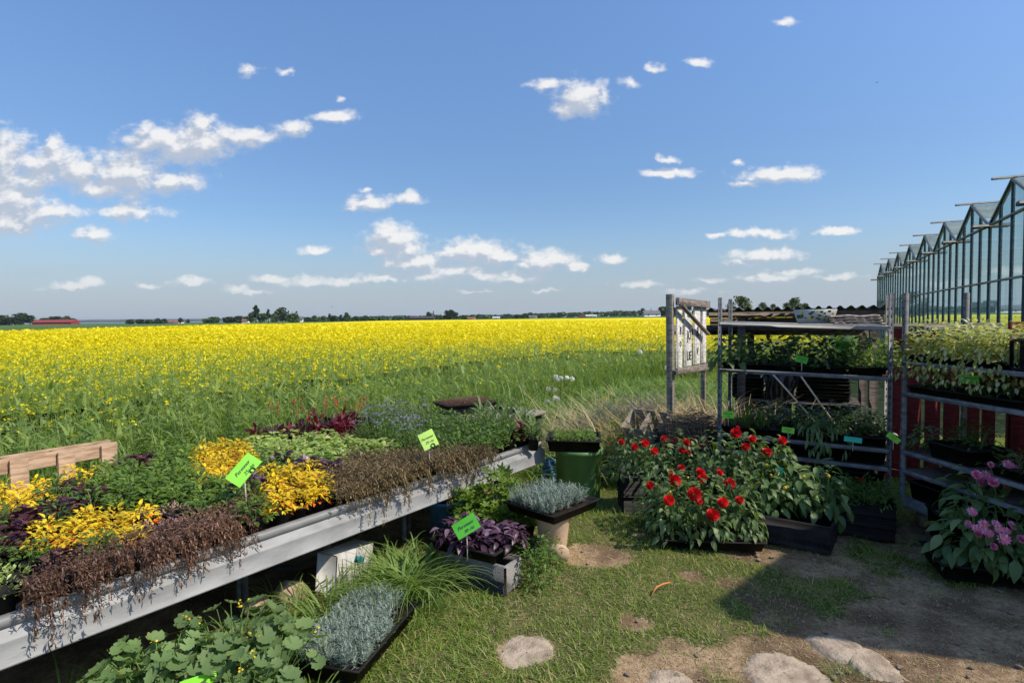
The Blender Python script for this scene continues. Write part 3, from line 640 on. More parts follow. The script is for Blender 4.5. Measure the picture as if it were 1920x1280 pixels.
def build_greenhouse():
    g = glass_mat(); a = math.atan2(GD[1], GD[0])
    t = thing('greenhouse', 'long glass greenhouse with a saw tooth row of gables at the right edge', 'greenhouse', (G0[0], G0[1], 0), a)
    SP, GUT, RID, DEP = 3.205, 3.74, 4.47, 14.0      # local x runs along the gable wall, local -y goes inside
    for k in range(-1, 8):
        x0, x1, xr = (k-.5)*SP, (k+.5)*SP, k*SP
        s = S(); f = S()
        s.add([(x0, 0, .5), (x1, 0, .5), (x1, 0, GUT), (xr, 0, RID), (x0, 0, GUT)], [[0, 1, 2, 3, 4]])
        gw = obj('gable_glass', s, g, t)
        for j in range(4):
            xx = x0+SP*j/4; zt = GUT+(RID-GUT)*(1-abs(xx-xr)/(SP/2)); beam(f, (xx, .012, .5), (xx, .012, zt), .034, .04, bev=.003, upv=(0, 1, 0))
        for z in (.5, 2.42, GUT): beam(f, (x0, .02, z), (x1, .02, z), .05, .04, bev=.003)
        beam(f, (x0, .02, GUT), (xr, .02, RID), .05, .05); beam(f, (xr, .02, RID), (x1, .02, GUT), .05, .05)
        obj('gable_frame', f, M['gframe'], t)
        s = S(); s.add([(xr, .02, RID), (x1, .02, GUT), (x1, -DEP, GUT), (xr, -DEP, RID), (x0, -DEP, GUT), (x0, .02, GUT)], [[0, 1, 2, 3], [0, 3, 4, 5]]); obj('roof_glass', s, g, t)
        s = S()
        for j in range(1, 10):
            y = -j*DEP/10; beam(s, (x0, y, GUT+.02), (xr, y, RID+.02), .03, .04); beam(s, (xr, y, RID+.02), (x1, y, GUT+.02), .03, .04)
        obj('rafter', s, M['gutter'], t)
        s = S(); beam(s, (xr, .36, RID+.04), (xr, -DEP, RID+.04), .08, .045); obj('ridge', s, M['gutter'], t)
        s = S(); beam(s, (x0, .34, GUT-.02), (x0, -DEP, GUT-.02), .20, .08); obj('gutter', s, M['gutter'], t)
        s = S(); box(s, (xr, 0, .25), (SP, .12, .5), bev=.01); obj('plinth', s, M['concrete'], t)
    x1 = 7.5*SP
    s = S(); s.add([(x1, 0, .5), (x1, -DEP, .5), (x1, -DEP, GUT), (x1, 0, GUT)], [[0, 1, 2, 3]]); obj('side_glass', s, g, t)
    f = S()
    for j in range(0, 12): beam(f, (x1+.01, -j*DEP/12, .5), (x1+.01, -j*DEP/12, GUT), .05, .05, upv=(0, 1, 0))
    for z in (2.42,): beam(f, (x1+.01, 0, z), (x1+.01, -DEP, z), .05, .05)
    obj('side_frame', f, M['gframe'], t)
    s = S(); beam(s, (x1, .34, GUT-.02), (x1, -DEP, GUT-.02), .20, .08); obj('gutter', s, M['gutter'], t)
    s = S(); box(s, (x1, -DEP/2, .25), (.12, DEP, .5), bev=.01); obj('plinth', s, M['concrete'], t)
build_greenhouse()

# ---------------------------------------------------------------- red fence
def build_fence(p0, p1, h, label, cap):
    p0, p1 = np.array(p0), np.array(p1); L = float(np.linalg.norm(p1-p0)); a = math.atan2(*(p1-p0)[::-1])
    t = thing('plank_fence', label, 'fence', (p0[0], p0[1], 0), a)
    n = int(L/.152); s = S()
    for k in range(n): box(s, (.076+k*.152+U(-.004, .004), 0, h/2+U(-.01, .01)), (.125, .02, h-.06), 0, None, .003)
    obj('boards', s, M['redwood'], t)
    for z in (.35, h-.28):
        s = S(); box(s, (L/2, .04, z), (L, .045, .09)); obj('rail', s, M['redwood'], t)
    for x in (.05, L-.05):
        s = S(); box(s, (x, .11, h/2-.03), (.09, .09, h)); obj('post', s, M['redwood'], t)
    if cap: s = S(); box(s, (L/2, .03, h+.008), (L+.05, .11, .045)); obj('cap_rail', s, M['wood'], t)
build_fence((3.83, 5.80), (4.60, 5.36), 1.575, 'dark red plank fence with a grey cap rail behind the second trolley', True)
build_fence((4.68, 5.33), (6.2, 4.46), 1.64, 'taller uncapped red plank fence cut by the right edge of the photo', False)

# ---------------------------------------------------------------- corrugated shelter with its table
SHA = math.atan2(-.9, 1.75)
def build_shelter():
    t = thing('open_shelter', 'open timber shelter with a mossy corrugated roof behind the plant trolleys', 'shelter', (2.79, 7.92, 0), SHA)
    L, D = 1.97, 1.5
    for x in (.38, L-.06):
        for y in (0.02, D):
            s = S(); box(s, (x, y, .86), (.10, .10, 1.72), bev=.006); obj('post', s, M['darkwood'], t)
    s = S()
    for k, z in enumerate((1.715, 1.63, 1.545)): box(s, (L/2, .075 if k else -.045, z), (L+.08, .025, .08 if k == 0 else .083), bev=.004)
    obj('fascia', s, M['woodh'], t)
    s = S(); beam(s, (-.62, .3, 1.50), (L, .3, 1.50), .07, .14); obj('beam', s, M['woodh'], t)
    s = S(); nx = 150; xs = np.linspace(-.12, L+.1, nx); ys = np.linspace(-.14, D+.2, 8)
    X, Y = np.meshgrid(xs, ys, indexing='ij'); Z = 1.795+.022*np.cos(X/.118*6.283)-.03*(Y+.14)
    n = s.n; s.add(np.stack([X, Y, Z], -1), grid_faces(nx, 8)); s.add(np.stack([X, Y, Z-.008], -1), grid_faces(nx, 8)[:, ::-1])
    i = np.arange(nx-1); s.add(np.concatenate([np.stack([xs, xs*0-.14, Z[:, 0]], -1), np.stack([xs, xs*0-.14, Z[:, 0]-.008], -1)]), np.stack([i, i+nx, i+nx+1, i+1], -1))
    obj('roof', s, M['roofing'], t, True)
    tb = thing('potting_table', 'dark timber work table under the corrugated shelter', 'table', (3.05, 7.86, 0), SHA)
    s = S()
    for k in range(5): box(s, (.78, .1+k*.14, .54), (1.5, .13, .03))
    obj('tabletop', s, M['darkwood'], tb)
    for x in (.1, 1.45):
        for y in (.1, .66):
            s = S(); box(s, (x, y, .26), (.07, .07, .52)); obj('leg', s, M['darkwood'], tb)
    return t, tb
SHEL, PTAB = build_shelter()

# ---------------------------------------------------------------- sign
def text_mesh(txt, size, depth=.002, shear=0.0):
    c = bpy.data.curves.new('lettering', 'FONT'); c.body = txt; c.size = size; c.extrude = depth; c.align_x = 'CENTER'; c.align_y = 'CENTER'; c.shear = shear; c.resolution_u = 3
    o = bpy.data.objects.new('lettering', c); COL.objects.link(o)
    me = bpy.data.meshes.new_from_object(o.evaluated_get(bpy.context.evaluated_depsgraph_get()))
    bpy.data.objects.remove(o); bpy.data.curves.remove(c); me.materials.clear(); return me
def build_sign():
    p0, p1 = np.array([1.84, 6.5]), np.array([2.52, 7.4]); L = float(np.linalg.norm(p1-p0)); a = math.atan2(.90, .68)
    t = thing('board_sign', 'weathered white plank sign on two leaning posts beside the rape field', 'sign', (p0[0], p0[1], 0), a)
    # local x along the sign, -y towards the viewer
    for x, h in ((0, 1.955), (L, 1.89)):
        s = S(); pw = .072 if x == 0 else .056; beam(s, (x+.03, .03, -.1), (x-.015, .03, h), pw, pw, upv=(0, 1, 0)); obj('post', s, M['wood'], t)
    s = S(); box(s, (L/2, -.045, 1.86), (L-.02, .04, .085), 0, ry(.02)); obj('rail', s, M['woodh'], t)
    s = S(); box(s, (L/2, -.045, 1.06), (L+.05, .04, .075), 0, ry(.02)); obj('rail', s, M['woodh'], t)
    Z0, Z1 = 1.10, 1.82
    for k, (x, wd) in enumerate(((.16, .17), (.44, .23), (.76, .22), (1.02, .15))):
        s = S(); box(s, (x, -.012, (Z0+Z1)/2), (wd, .018, Z1-Z0)); b = obj('board', s, M['white'], t)
        for txt, z, sz in ((('8', 1.53, .13), ('o', 1.39, .13)), (('JO', 1.47, .16), ('LIE', 1.22, .15)), (('8', 1.50, .18), ('V', 1.26, .13)), ())[k]:
            me = text_mesh(txt, sz); me.materials.append(M['ink']); o = bpy.data.objects.new('lettering', me); COL.objects.link(o); o.parent = b
            o.location = (x+(.02 if k < 2 else 0), -.024, z); o.rotation_euler = (math.pi/2, 0, 0); o.scale = (.8, 1.0, 1)
        if k == 1:
            s = S(); s.add([(x-.02, -.023, 1.80), (x+.07, -.023, 1.80), (x+.03, -.023, 1.68), (x-.05, -.023, 1.70)], [[0, 3, 2, 1]]); obj('painted_mark', s, M['teal'], b)
    s = S(); beam(s, (.03, -.085, 1.83), (L*.86, -.085, 1.47), .03, .05, upv=(0, 1, 0)); obj('brace', s, M['woodh'], t)
    s = S(); beam(s, (L, .0, 1.86), (L+.55, .55, 1.60), .03, .06); obj('stay', s, M['woodh'], t)
    # crate propped against the left post
    c = thing('wooden_crate', 'old slatted wooden crate tipped on its side against the sign post', 'crate', (1.56, 6.25, .06), .75)
    R = ry(-.62)
    for z in (0, 1):
        for k in range(3):
            s = S(); box(s, R @ np.array([.0+z*.30, -.16+k*.16, .28]), (.012, .11, .52), 0, R, .003); obj('slat', s, M['wood'], c)
    for k in (-1, 0, 1):
        s = S(); box(s, R @ np.array([.15, k*.23, .28+.0*k]), (.30, .014, .50), 0, R, .003); obj('slat', s, M['wood'], c)
    s = S(); box(s, R @ np.array([.15, 0, .02]), (.30, .46, .014), 0, R, .003); obj('end_board', s, M['darkwood'], c)
build_sign()

# ---------------------------------------------------------------- plant library
T_OV = leaf_t(.52, 3, .5, .10); T_OVB = leaf_t(.46, 4, .95, .14); T_LAN = leaf_t(.26, 3, .55, .08, 'lance'); T_STR = leaf_t(.16, 3, .8, .05, 'strap')
T_NEED = blade_t(.13, 2, .35); T_LOBE = round_t(15, 5, .16, .25, .0); T_RND = round_t(8, 0, 0, .3); T_SCAL = round_t(29, 9, .10, .30, .022)
def bush(s, n, rxx, ryy, h, T, l0, l1, mi=0, z0=.02, inner=.35, pit=(-.7, .5), elp=.45, c=(0, 0), low=0.0, flat=1.0):
    az = U(0, 6.283, n); el = np.arcsin(U(low, 1, n)); r = U(inner, 1, n)**.6
    P = np.stack([c[0]+rxx*r*np.cos(az)*np.cos(el), c[1]+ryy*r*np.sin(az)*np.cos(el), z0+h*r*np.sin(el)**flat], -1)
    scatter(s, T, P, az-1.571+U(-.8, .8, n), U(*pit, n)+el*elp, U(-.5, .5, n), U(l0, l1, n), mi); return P
def stems(s, n, rxx, ryy, h, rad, mi=1, z0=0.0, c=(0, 0)):
    for k in range(n):
        a = U(0, 6.28); r = U(.2, .9); e = (c[0]+rxx*r*math.cos(a), c[1]+ryy*r*math.sin(a), z0+h*U(.55, .95))
        tube(s, [(c[0]+e[0]*.0, c[1], z0), (c[0]+(e[0]-c[0])*.4, c[1]+(e[1]-c[1])*.4, z0+(e[2]-z0)*.6), e], [rad, rad*.8, rad*.5], 5, mi, False)
def petals(s, P, n, r, mi, tilt=.5):      # small open flowers, n petals each
    k = len(P); i = np.repeat(np.arange(k), n); a = np.tile(np.arange(n)*6.283/n, k)+np.repeat(U(0, 6, k), n)
    scatter(s, DIAM, P[i], a, tilt, 0, np.repeat(U(.8, 1.2, k), n)*r, mi)
def pot_mesh():
    s = S(); lathe(s, [(.001, 0), (.036, 0), (.048, .082), (.051, .082), (.051, .088), (.046, .088), (.044, .075), (.001, .075)], 12); return s
POT = pot_mesh().mesh('pot', M['black'], True)
def tray_s(L, W, H, t=.004, lip=.012, fl=.06):      # open tray with flared sides and a rolled rim
    s = S(); a = [(L/2-fl*.3, W/2-fl*.3, 0), (L/2, W/2, H), (L/2+lip, W/2+lip, H), (L/2+lip, W/2+lip, H-.008), (L/2+lip-.002, W/2+lip-.002, H+.003), (L/2-t, W/2-t, H+.003), (L/2-fl*.3-t, W/2-fl*.3-t, t)]
    order = [0, 1, 3, 2, 4, 5, 6]
    V = []
    for k in order:
        x, y, z = a[k]; V += [(-x, -y, z), (x, -y, z), (x, y, z), (-x, y, z)]
    n = len(order); Fq = []
    for k in range(n-1):
        for j in range(4): Fq.append([k*4+j, k*4+(j+1) % 4, k*4+4+(j+1) % 4, k*4+4+j])
    Fq.append([3, 2, 1, 0]); Fq.append([(n-1)*4+j for j in range(4)])
    s.add(V, Fq); return s
def make_tray(label, loc, rotz, L, W, H, name='seed_tray', group=None, soil=True, cat='tray'):
    t = thing(name, label, cat, loc, rotz, group); obj('shell', tray_s(L, W, H), M['black'], t)
    if soil:
        s = S(); nx, ny = 14, 10; X, Y = np.meshgrid(np.linspace(-L/2+.008, L/2-.008, nx), np.linspace(-W/2+.008, W/2-.008, ny), indexing='ij')
        s.add(np.stack([X, Y, H*.72+U(-.006, .006, X.shape)], -1), grid_faces(nx, ny)); obj('soil', s, M['soil'], t, True)
    return t
PL = {}
def lib(name, fn, mats, nvar=3):
    out = []
    for k in range(nvar):
        s = S(); fn(s); out.append(s.mesh(name, mats))
    PL[name] = out
def plant(kind, label, cat, loc, group=None, sc=1.0, pot=True, rot=None, name=None, var=None):
    t = thing(name or kind, label, cat, loc, U(0, 6.28) if rot is None else rot, group); t.scale = (sc, sc, sc*U(.9, 1.12))
    ms = PL[kind]; obj('foliage', ms[rng.integers(len(ms)) if var is None else var], None, t)
    if pot: o = obj('pot', POT, None, t, loc=(0, 0, -.075))
    return t
G = LM
lib('gold_leaved_plant', lambda s: (bush(s, 105, .085, .085, .10, T_OVB, .022, .042, 0, .02, .3, (-.3, .8)), bush(s, 12, .08, .08, .05, T_OV, .03, .045, 1, .0, .4, (-.6, .3))), [G['yellow'], G['orangeflower']])
lib('green_mint_plant', lambda s: (stems(s, 6, .08, .08, .11, .0018), bush(s, 120, .095, .095, .12, T_OV, .022, .042, 0, .01, .3, (-.5, .5))), [G['green2'], M['stem']])
lib('dark_green_herb', lambda s: (stems(s, 6, .08, .08, .14, .0018), bush(s, 110, .09, .09, .15, T_OV, .022, .042, 0, .01, .3, (-.4, .7))), [G['green'], M['stem']])
lib('maroon_coral_bells', lambda s: (stems(s, 8, .08, .08, .06, .0016, 0), bush(s, 85, .095, .095, .08, T_LOBE, .022, .042, 0, .02, .3, (-.5, .4))), [G['maroon']])
lib('purple_coral_bells', lambda s: (stems(s, 8, .08, .08, .07, .0016, 0), bush(s, 95, .105, .105, .10, T_LOBE, .025, .046, 0, .02, .3, (-.5, .6))), [G['purple']])
lib('dark_red_leaf_plant', lambda s: (bush(s, 48, .095, .095, .15, T_OV, .05, .085, 0, .01, .2, (.0, .9))), [G['red']])
lib('variegated_lime_plant', lambda s: (stems(s, 6, .09, .09, .07, .0016), bush(s, 70, .105, .105, .095, T_OV, .032, .058, 0, .015, .3, (-.5, .4))), [G['lime'], M['stem']])
def _creeper(s, leafm=0, hang=True, hw=.16):
    bush(s, 620, .12, .12, .09, T_LAN, .012, .024, leafm, .0, .3, (-.7, .8)); stems(s, 10, .11, .11, .08, .0012, 1)
lib('bronze_creeper', lambda s: _creeper(s), [G['bronze'], G['bronze']])
lib('olive_creeper', lambda s: _creeper(s), [G['olive'], G['olive']])
def _hang(s):       # mound whose shoots pour over the -y side
    bush(s, 600, .12, .12, .10, T_LAN, .012, .024, 0, .0, .3, (-.7, .8))
    cs = U(-.10, .10, 4)
    for k in range(30):
        L = U(.05, .125)+(.15*U(0, 1)**2 if k % 3 == 0 else 0); m_ = int(L*330); t = np.linspace(0, 1, m_); x = cs[k % 4]+U(-.045, .045)+U(-.05, .05)*t
        d = L*t; y = -.06-np.minimum(d, .07)*1.25-.01*np.sin(t*5+k)+U(-.006, .006, m_)-.01*t; z = .075-np.maximum(d-.035, 0)*1.05-.3*np.minimum(d, .05)
        scatter(s, T_LAN, np.stack([x, y, z], -1)+U(-.006, .006, (m_, 3)), U(0, 6.28, m_), U(-1.3, .4, m_), 0, U(.013, .026, m_), 0)
lib('bronze_trailing_creeper', _hang, [G['bronze']]); lib('olive_trailing_creeper', _hang, [G['olive']])
lib('blue_flowering_plant', lambda s: (stems(s, 9, .08, .08, .16, .0015), bush(s, 130, .09, .09, .15, T_LAN, .025, .045, 0, .01, .25, (.0, 1.0)), petals(s, bush(s, 13, .08, .08, .20, QUAD, .004, .006, 2, .03, .8, low=.7), 5, .011, 2)), [G['green'], M['stem'], G['blueflower']])
lib('stonecrop_plant', lambda s: bush(s, 120, .07, .07, .05, T_OV, .010, .019, 0, .0, .4, (.2, 1.0)), [G['lime']])
lib('pink_stonecrop', lambda s: bush(s, 120, .075, .075, .06, T_OV, .010, .020, 0, .0, .4, (.2, 1.0)), [G['pink']])
lib('yellow_green_flowering_plant', lambda s: (stems(s, 8, .08, .08, .12, .0015), bush(s, 80, .09, .09, .12, T_OV, .025, .045, 0, .01, .3, (-.3, .6)), petals(s, bush(s, 14, .08, .08, .15, QUAD, .003, .005, 2, .03, .8, low=.6), 5, .013, 2)), [G['lime'], M['stem'], G['yflower']])
def _coral(s):
    bush(s, 34, .10, .10, .08, T_LOBE, .045, .07, 0, .02, .3, (-.5, .4))
    for k in range(2):
        x, y = U(-.05, .05), U(-.05, .05); tube(s, [(x*.2, y*.2, .02), (x*.7, y*.7, .15), (x, y, .30)], .0016, 5, 1, False)
        n = 16; scatter(s, QUAD, np.stack([x+U(-.012, .012, n), y+U(-.012, .012, n), U(.22, .31, n)], -1), U(0, 6, n), U(-1, 1, n), U(-1, 1, n), .011, 2)
lib('flowering_coral_bells', _coral, [G['maroon'], M['stem'], G['coral']])
lib('leek_leaved_plant', lambda s: bush(s, 46, .07, .07, .16, T_STR, .10, .17, 0, .0, .1, (.5, 1.2)), [G['sage']])
lib('broad_leaved_plant', lambda s: (stems(s, 7, .12, .12, .20, .003), bush(s, 70, .15, .15, .25, T_OVB, .07, .12, 0, .03, .35, (-.6, .4))), [G['dahlia'], M['stem']])
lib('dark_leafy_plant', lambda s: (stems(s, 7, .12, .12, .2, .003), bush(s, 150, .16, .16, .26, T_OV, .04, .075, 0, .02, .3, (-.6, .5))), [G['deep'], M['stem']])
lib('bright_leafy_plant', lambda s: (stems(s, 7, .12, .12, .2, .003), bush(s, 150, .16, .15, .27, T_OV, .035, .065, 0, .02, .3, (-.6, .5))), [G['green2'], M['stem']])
def _droop(s):
    bush(s, 60, .12, .12, .20, T_LAN, .06, .10, 0, .0, .3, (-.9, .2))
    n = 90; a = U(0, 6.28, n); t = U(0, 1, n); r = .10+.10*np.sin(t*1.57)
    scatter(s, T_LAN, np.stack([r*np.cos(a), r*np.sin(a), .10-.24*t**1.5], -1), a-1.57, U(-1.4, -.5, n), U(-.4, .4, n), U(.06, .11, n), 0); stems(s, 8, .14, .14, .18, .002)
lib('drooping_grey_green_plant', _droop, [G['sage'], M['stem']])
lib('thin_leaved_seedling', lambda s: bush(s, 60, .08, .08, .14, T_NEED, .07, .12, 0, .0, .1, (.6, 1.4)), [G['green']])
lib('marigold_plant', lambda s: (stems(s, 6, .09, .09, .12, .002), bush(s, 190, .11, .11, .14, T_LAN, .025, .05, 0, .0, .3, (-.5, .6))), [G['green'], M['stem']])
def _trail(s):
    stems(s, 10, .16, .13, .2, .002); bush(s, 430, .20, .17, .25, T_OV, .026, .05, 0, .0, .3, (-.6, .5))
    n = 380; a = U(0, 6.28, n); t = U(0, 1, n); r = .12+.10*np.sin(t*1.57)
    scatter(s, T_OV, np.stack([r*np.cos(a), r*np.sin(a), .10-.27*t**1.3], -1), a-1.57, U(-1.3, -.2, n), U(-.5, .5, n), U(.024, .046, n), 0)
    petals(s, bush(s, 30, .19, .15, .2, QUAD, .003, .004, 2, .0, .9), 5, .012, 2)
lib('variegated_trailing_plant', _trail, [G['pale'], M['stem'], G['blueflower']])
def _lav(s):
    n = 34; a = U(0, 6.28, n); r = .05*np.sqrt(U(0, 1, n)); tilt = U(0, .45, n); h = U(.07, .12, n); m_ = 13
    i = np.repeat(np.arange(n), m_); t = np.tile(np.linspace(.1, 1, m_), n)
    P = np.stack([(r*np.cos(a))[i]+np.cos(a)[i]*np.sin(tilt)[i]*h[i]*t, (r*np.sin(a))[i]+np.sin(a)[i]*np.sin(tilt)[i]*h[i]*t, np.cos(tilt)[i]*h[i]*t], -1)
    scatter(s, T_NEED, P, U(0, 6.28, n*m_), U(.35, 1.1, n*m_), 0, U(.026, .042, n*m_)*(1.15-.3*t), 0)
lib('lavender_plant', _lav, [G['silver']])
lib('purple_tongue_plant', lambda s: (stems(s, 8, .1, .1, .08, .002, 0), bush(s, 34, .12, .12, .12, T_OVB, .07, .11, 0, .02, .2, (-.5, .6))), [G['purple']])

# ---------------------------------------------------------------- price cards
def card(loc, w, h, ang, label, lines=(), m='card', lean=.35, yaw=None, stick=.18, group=None, clip=True):
    """a card on a stake: width w, height h, turned by ang in its own plane, leaning back, facing yaw"""
    t = thing('price_card', label, 'price card', loc, 0, group)
    yw = math.atan2(loc[0], loc[1]) if yaw is None else yaw          # local +x to the right as seen from the path
    R = rz(-yw) @ rx(math.pi/2-lean) @ rz(ang)
    s = S(); n = 7; X, Y = np.meshgrid(np.linspace(-w/2, w/2, n), np.linspace(-h/2, h/2, 4), indexing='ij'); Z = -.10*(X/w)**2*w*.6
    V = np.stack([X, Y, Z], -1).reshape(-1, 3); V2 = V-np.array([0, 0, .0012]); Fq = grid_faces(n, 4)
    s.add(V @ R.T, Fq); s.add(V2 @ R.T, Fq[:, ::-1]); c = obj('sheet', s, M[m], t)
    R4 = Matrix(R.tolist()).to_4x4()
    for txt, x, y, sz in lines:
        me = text_mesh(txt, sz*h, .0003, .35); me.materials.append(M['ink']); o = bpy.data.objects.new('handwriting', me); COL.objects.link(o); o.parent = c
        o.matrix_local = Matrix.Translation(R4 @ Vector((x*w, y*h, .0022))) @ R4
    s = S(); b = R @ np.array([0, 0, -.004]); tube(s, [b+R @ np.array([0, h*.25, -.003]) if ang == 0 else b, b+np.array([.004, .006, -stick*.5]), b+np.array([.004, .008, -stick])], .0035, 6); obj('stake', s, M['stick'], t)
    if clip:
        s = S(); th = np.linspace(0, 6.283, 15); q = R @ np.array([w*.12, -h*.42, .004]); tube(s, [q+R @ np.array([.014*math.cos(k), .014*math.sin(k), 0]) for k in th], .003, 6, 0, False); obj('ring', s, M['black'], t)
    return t

# ---------------------------------------------------------------- plant trolleys
def trolley(label, loc, a, L, shelves, H=1.87, D=.565):
    t = thing('plant_trolley', label, 'trolley', loc, a)
    for x in (.015, L-.015):
        for y in (.015, D-.015):
            s = S(); box(s, (x, y, (H+.17)/2), (.034, .034, H-.17), bev=.004)
            for k in range(24):
                for sg in (-1, 1): box(s, (x, y+sg*.0172, .25+k*.065), (.009, .002, .022), 1, None, .0005)
            obj('post', s, [M['steel'], M['ink']], t)
    s = S()
    for y in (.02, D-.02): box(s, (L/2, y, .17), (L, .04, .075))
    for x in (.02, L-.02): box(s, (x, D/2, .17), (.04, D-.082, .07))
    box(s, (L/2, D/2, .20), (L-.08, D-.08, .012)); obj('base', s, M['steel'], t)
    for x in (.15, L-.15):
        for y in (.08, D-.08):
            s = S(); tube(s, [(x, y-.018, .0635), (x, y+.018, .0635)], .063, 20); wv = obj('wheel', s, M['beige'], t)
            s = S(); box(s, (x, y, .115), (.05, .048, .03)); obj('caster_fork', s, M['steel'], wv)
    for z, dz, m in shelves:
        s = S(); R = ry(dz); box(s, (L/2, D/2, z), (L-.02, D-.01, .018), 0, R, .003)
        for y in (.006, D-.006): box(s, (L/2, y-.004 if y < .1 else y+.004, z-.005), (L-.03, .012, .034), 1, R, .003)
        obj('shelf', s, [M[m], M['alu' if m == 'shelf' else 'steel']], t)
    return t
TA1, TA2 = math.atan2(-.51, .86), math.atan2(-.995, .10)
T1 = (1.92, 5.30); T2 = (3.17, 4.62)
def tl(T, a, x, y, z): return (T[0]+x*math.cos(a)-y*math.sin(a), T[1]+x*math.sin(a)+y*math.cos(a), z)
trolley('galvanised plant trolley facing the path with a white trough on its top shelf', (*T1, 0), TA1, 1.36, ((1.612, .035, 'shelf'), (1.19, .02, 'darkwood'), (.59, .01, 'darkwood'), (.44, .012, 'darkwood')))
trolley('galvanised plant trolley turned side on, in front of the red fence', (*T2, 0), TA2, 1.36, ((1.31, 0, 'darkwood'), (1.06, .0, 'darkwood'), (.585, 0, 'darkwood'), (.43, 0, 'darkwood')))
# load of the first trolley
def q1(x, y, z): return tl(T1, TA1, x, y, z)
def q2(x, y, z): return tl(T2, TA2, x, y, z)
def trough():
    t = thing('plant_trough', 'white glazed trough painted with yellow flowers on top of the trolley', 'planter', q1(.79, .22, 1.625), TA1); L, W, H = .34, .2, .125
    s = S(); fl = .035; V = []
    for (x, y, z) in ((L/2-fl, W/2-fl*.6, 0), (L/2, W/2, H), (L/2-.015, W/2-.015, H), (L/2-.05, W/2-.04, .015)): V += [(-x, -y, z), (x, -y, z), (x, y, z), (-x, y, z)]
    Fq = [[k*4+j, k*4+(j+1) % 4, k*4+4+(j+1) % 4, k*4+4+j] for k in range(3) for j in range(4)]+[[3, 2, 1, 0], [12, 13, 14, 15]]
    s.add(V, Fq); P = np.stack([U(-.13, .13, 26), np.zeros(26), U(.03, .11, 26)], -1); P[:, 1] = -(W/2-fl*.6*(1-P[:, 2]/H))-.002
    scatter(s, (QUAD[0] @ rx(math.pi/2).T, QUAD[1]), P[:18], 0, -.2, U(0, 6, 18), U(.012, .03, 18), 1); scatter(s, (QUAD[0] @ rx(math.pi/2).T, QUAD[1]), P[18:]+np.array([.02, -.001, 0]), 0, -.2, U(0, 6, 8), U(.012, .022, 8), 2)
    obj('bowl', s, [M['planter'], G['deep'], G['yflower']], t)
trough()
for k in range(4):
    t = thing('wicker_mat', ['undermost wicker mat of the pile on the trolley top', 'second wicker mat from below in the pile on the trolley top', 'third wicker mat from below in the pile on the trolley top', 'uppermost wicker mat of the pile on the trolley top'][k], 'mat', q1(1.12-.012*k, .2+.01*k, 1.618+.021*k), TA1+U(-.04, .04), 'pile of wicker mats')
    s = S(); nx, ny = 60, 16; X, Y = np.meshgrid(np.linspace(-.19, .19, nx), np.linspace(-.16, .16, ny), indexing='ij')
    Z = .010+.006*np.sin(X*110+Y*40)*np.cos(Y*90)+.004*np.sin(X*31+k)-.02*np.clip(np.abs(X)/.19-.8, 0, 1)
    s.add(np.stack([X, Y, Z], -1), grid_faces(nx, ny)); s.add(np.stack([X, Y, Z*0-.003], -1), grid_faces(nx, ny)[:, ::-1])
    i = np.arange(nx-1); s.add(np.concatenate([np.stack([X[:, 0], Y[:, 0], Z[:, 0]], -1), np.stack([X[:, 0], Y[:, 0], Z[:, 0]*0-.003], -1)]), np.stack([i, i+nx, i+nx+1, i+1], -1)); obj('weave', s, M['wicker'], t)
GT = 'black trays on the first trolley'
for x, nm in ((.24, 'left end'), (.68, 'middle'), (1.12, 'right end')):
    make_tray('black tray full of leafy plants at the %s of the first trolley\'s upper shelf' % nm, q1(x, .28, 1.205), TA1, .42, .5, .055, group=GT)
    make_tray('black tray at the %s of the first trolley\'s lower shelf' % nm, q1(x, .28, .60), TA1, .42, .5, .075, group=GT)
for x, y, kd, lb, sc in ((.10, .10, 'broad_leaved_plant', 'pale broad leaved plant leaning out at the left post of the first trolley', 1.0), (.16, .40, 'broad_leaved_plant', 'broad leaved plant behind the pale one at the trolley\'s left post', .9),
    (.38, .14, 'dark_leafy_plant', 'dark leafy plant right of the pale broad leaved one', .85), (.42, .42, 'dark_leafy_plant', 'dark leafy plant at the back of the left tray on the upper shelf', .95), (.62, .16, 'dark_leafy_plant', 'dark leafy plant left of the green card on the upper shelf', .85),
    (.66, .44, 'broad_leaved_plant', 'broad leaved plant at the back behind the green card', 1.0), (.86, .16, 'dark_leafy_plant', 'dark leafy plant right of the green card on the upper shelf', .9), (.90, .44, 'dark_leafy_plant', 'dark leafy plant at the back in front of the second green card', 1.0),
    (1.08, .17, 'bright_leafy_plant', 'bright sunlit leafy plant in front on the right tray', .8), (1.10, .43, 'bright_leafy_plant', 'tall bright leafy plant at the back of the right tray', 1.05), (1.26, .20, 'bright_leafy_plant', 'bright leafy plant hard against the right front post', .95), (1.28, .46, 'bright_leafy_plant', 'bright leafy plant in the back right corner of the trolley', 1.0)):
    plant(kd, lb, 'plant', q1(x, y, 1.235), 'leafy plants on the upper shelf', sc*1.12, False)
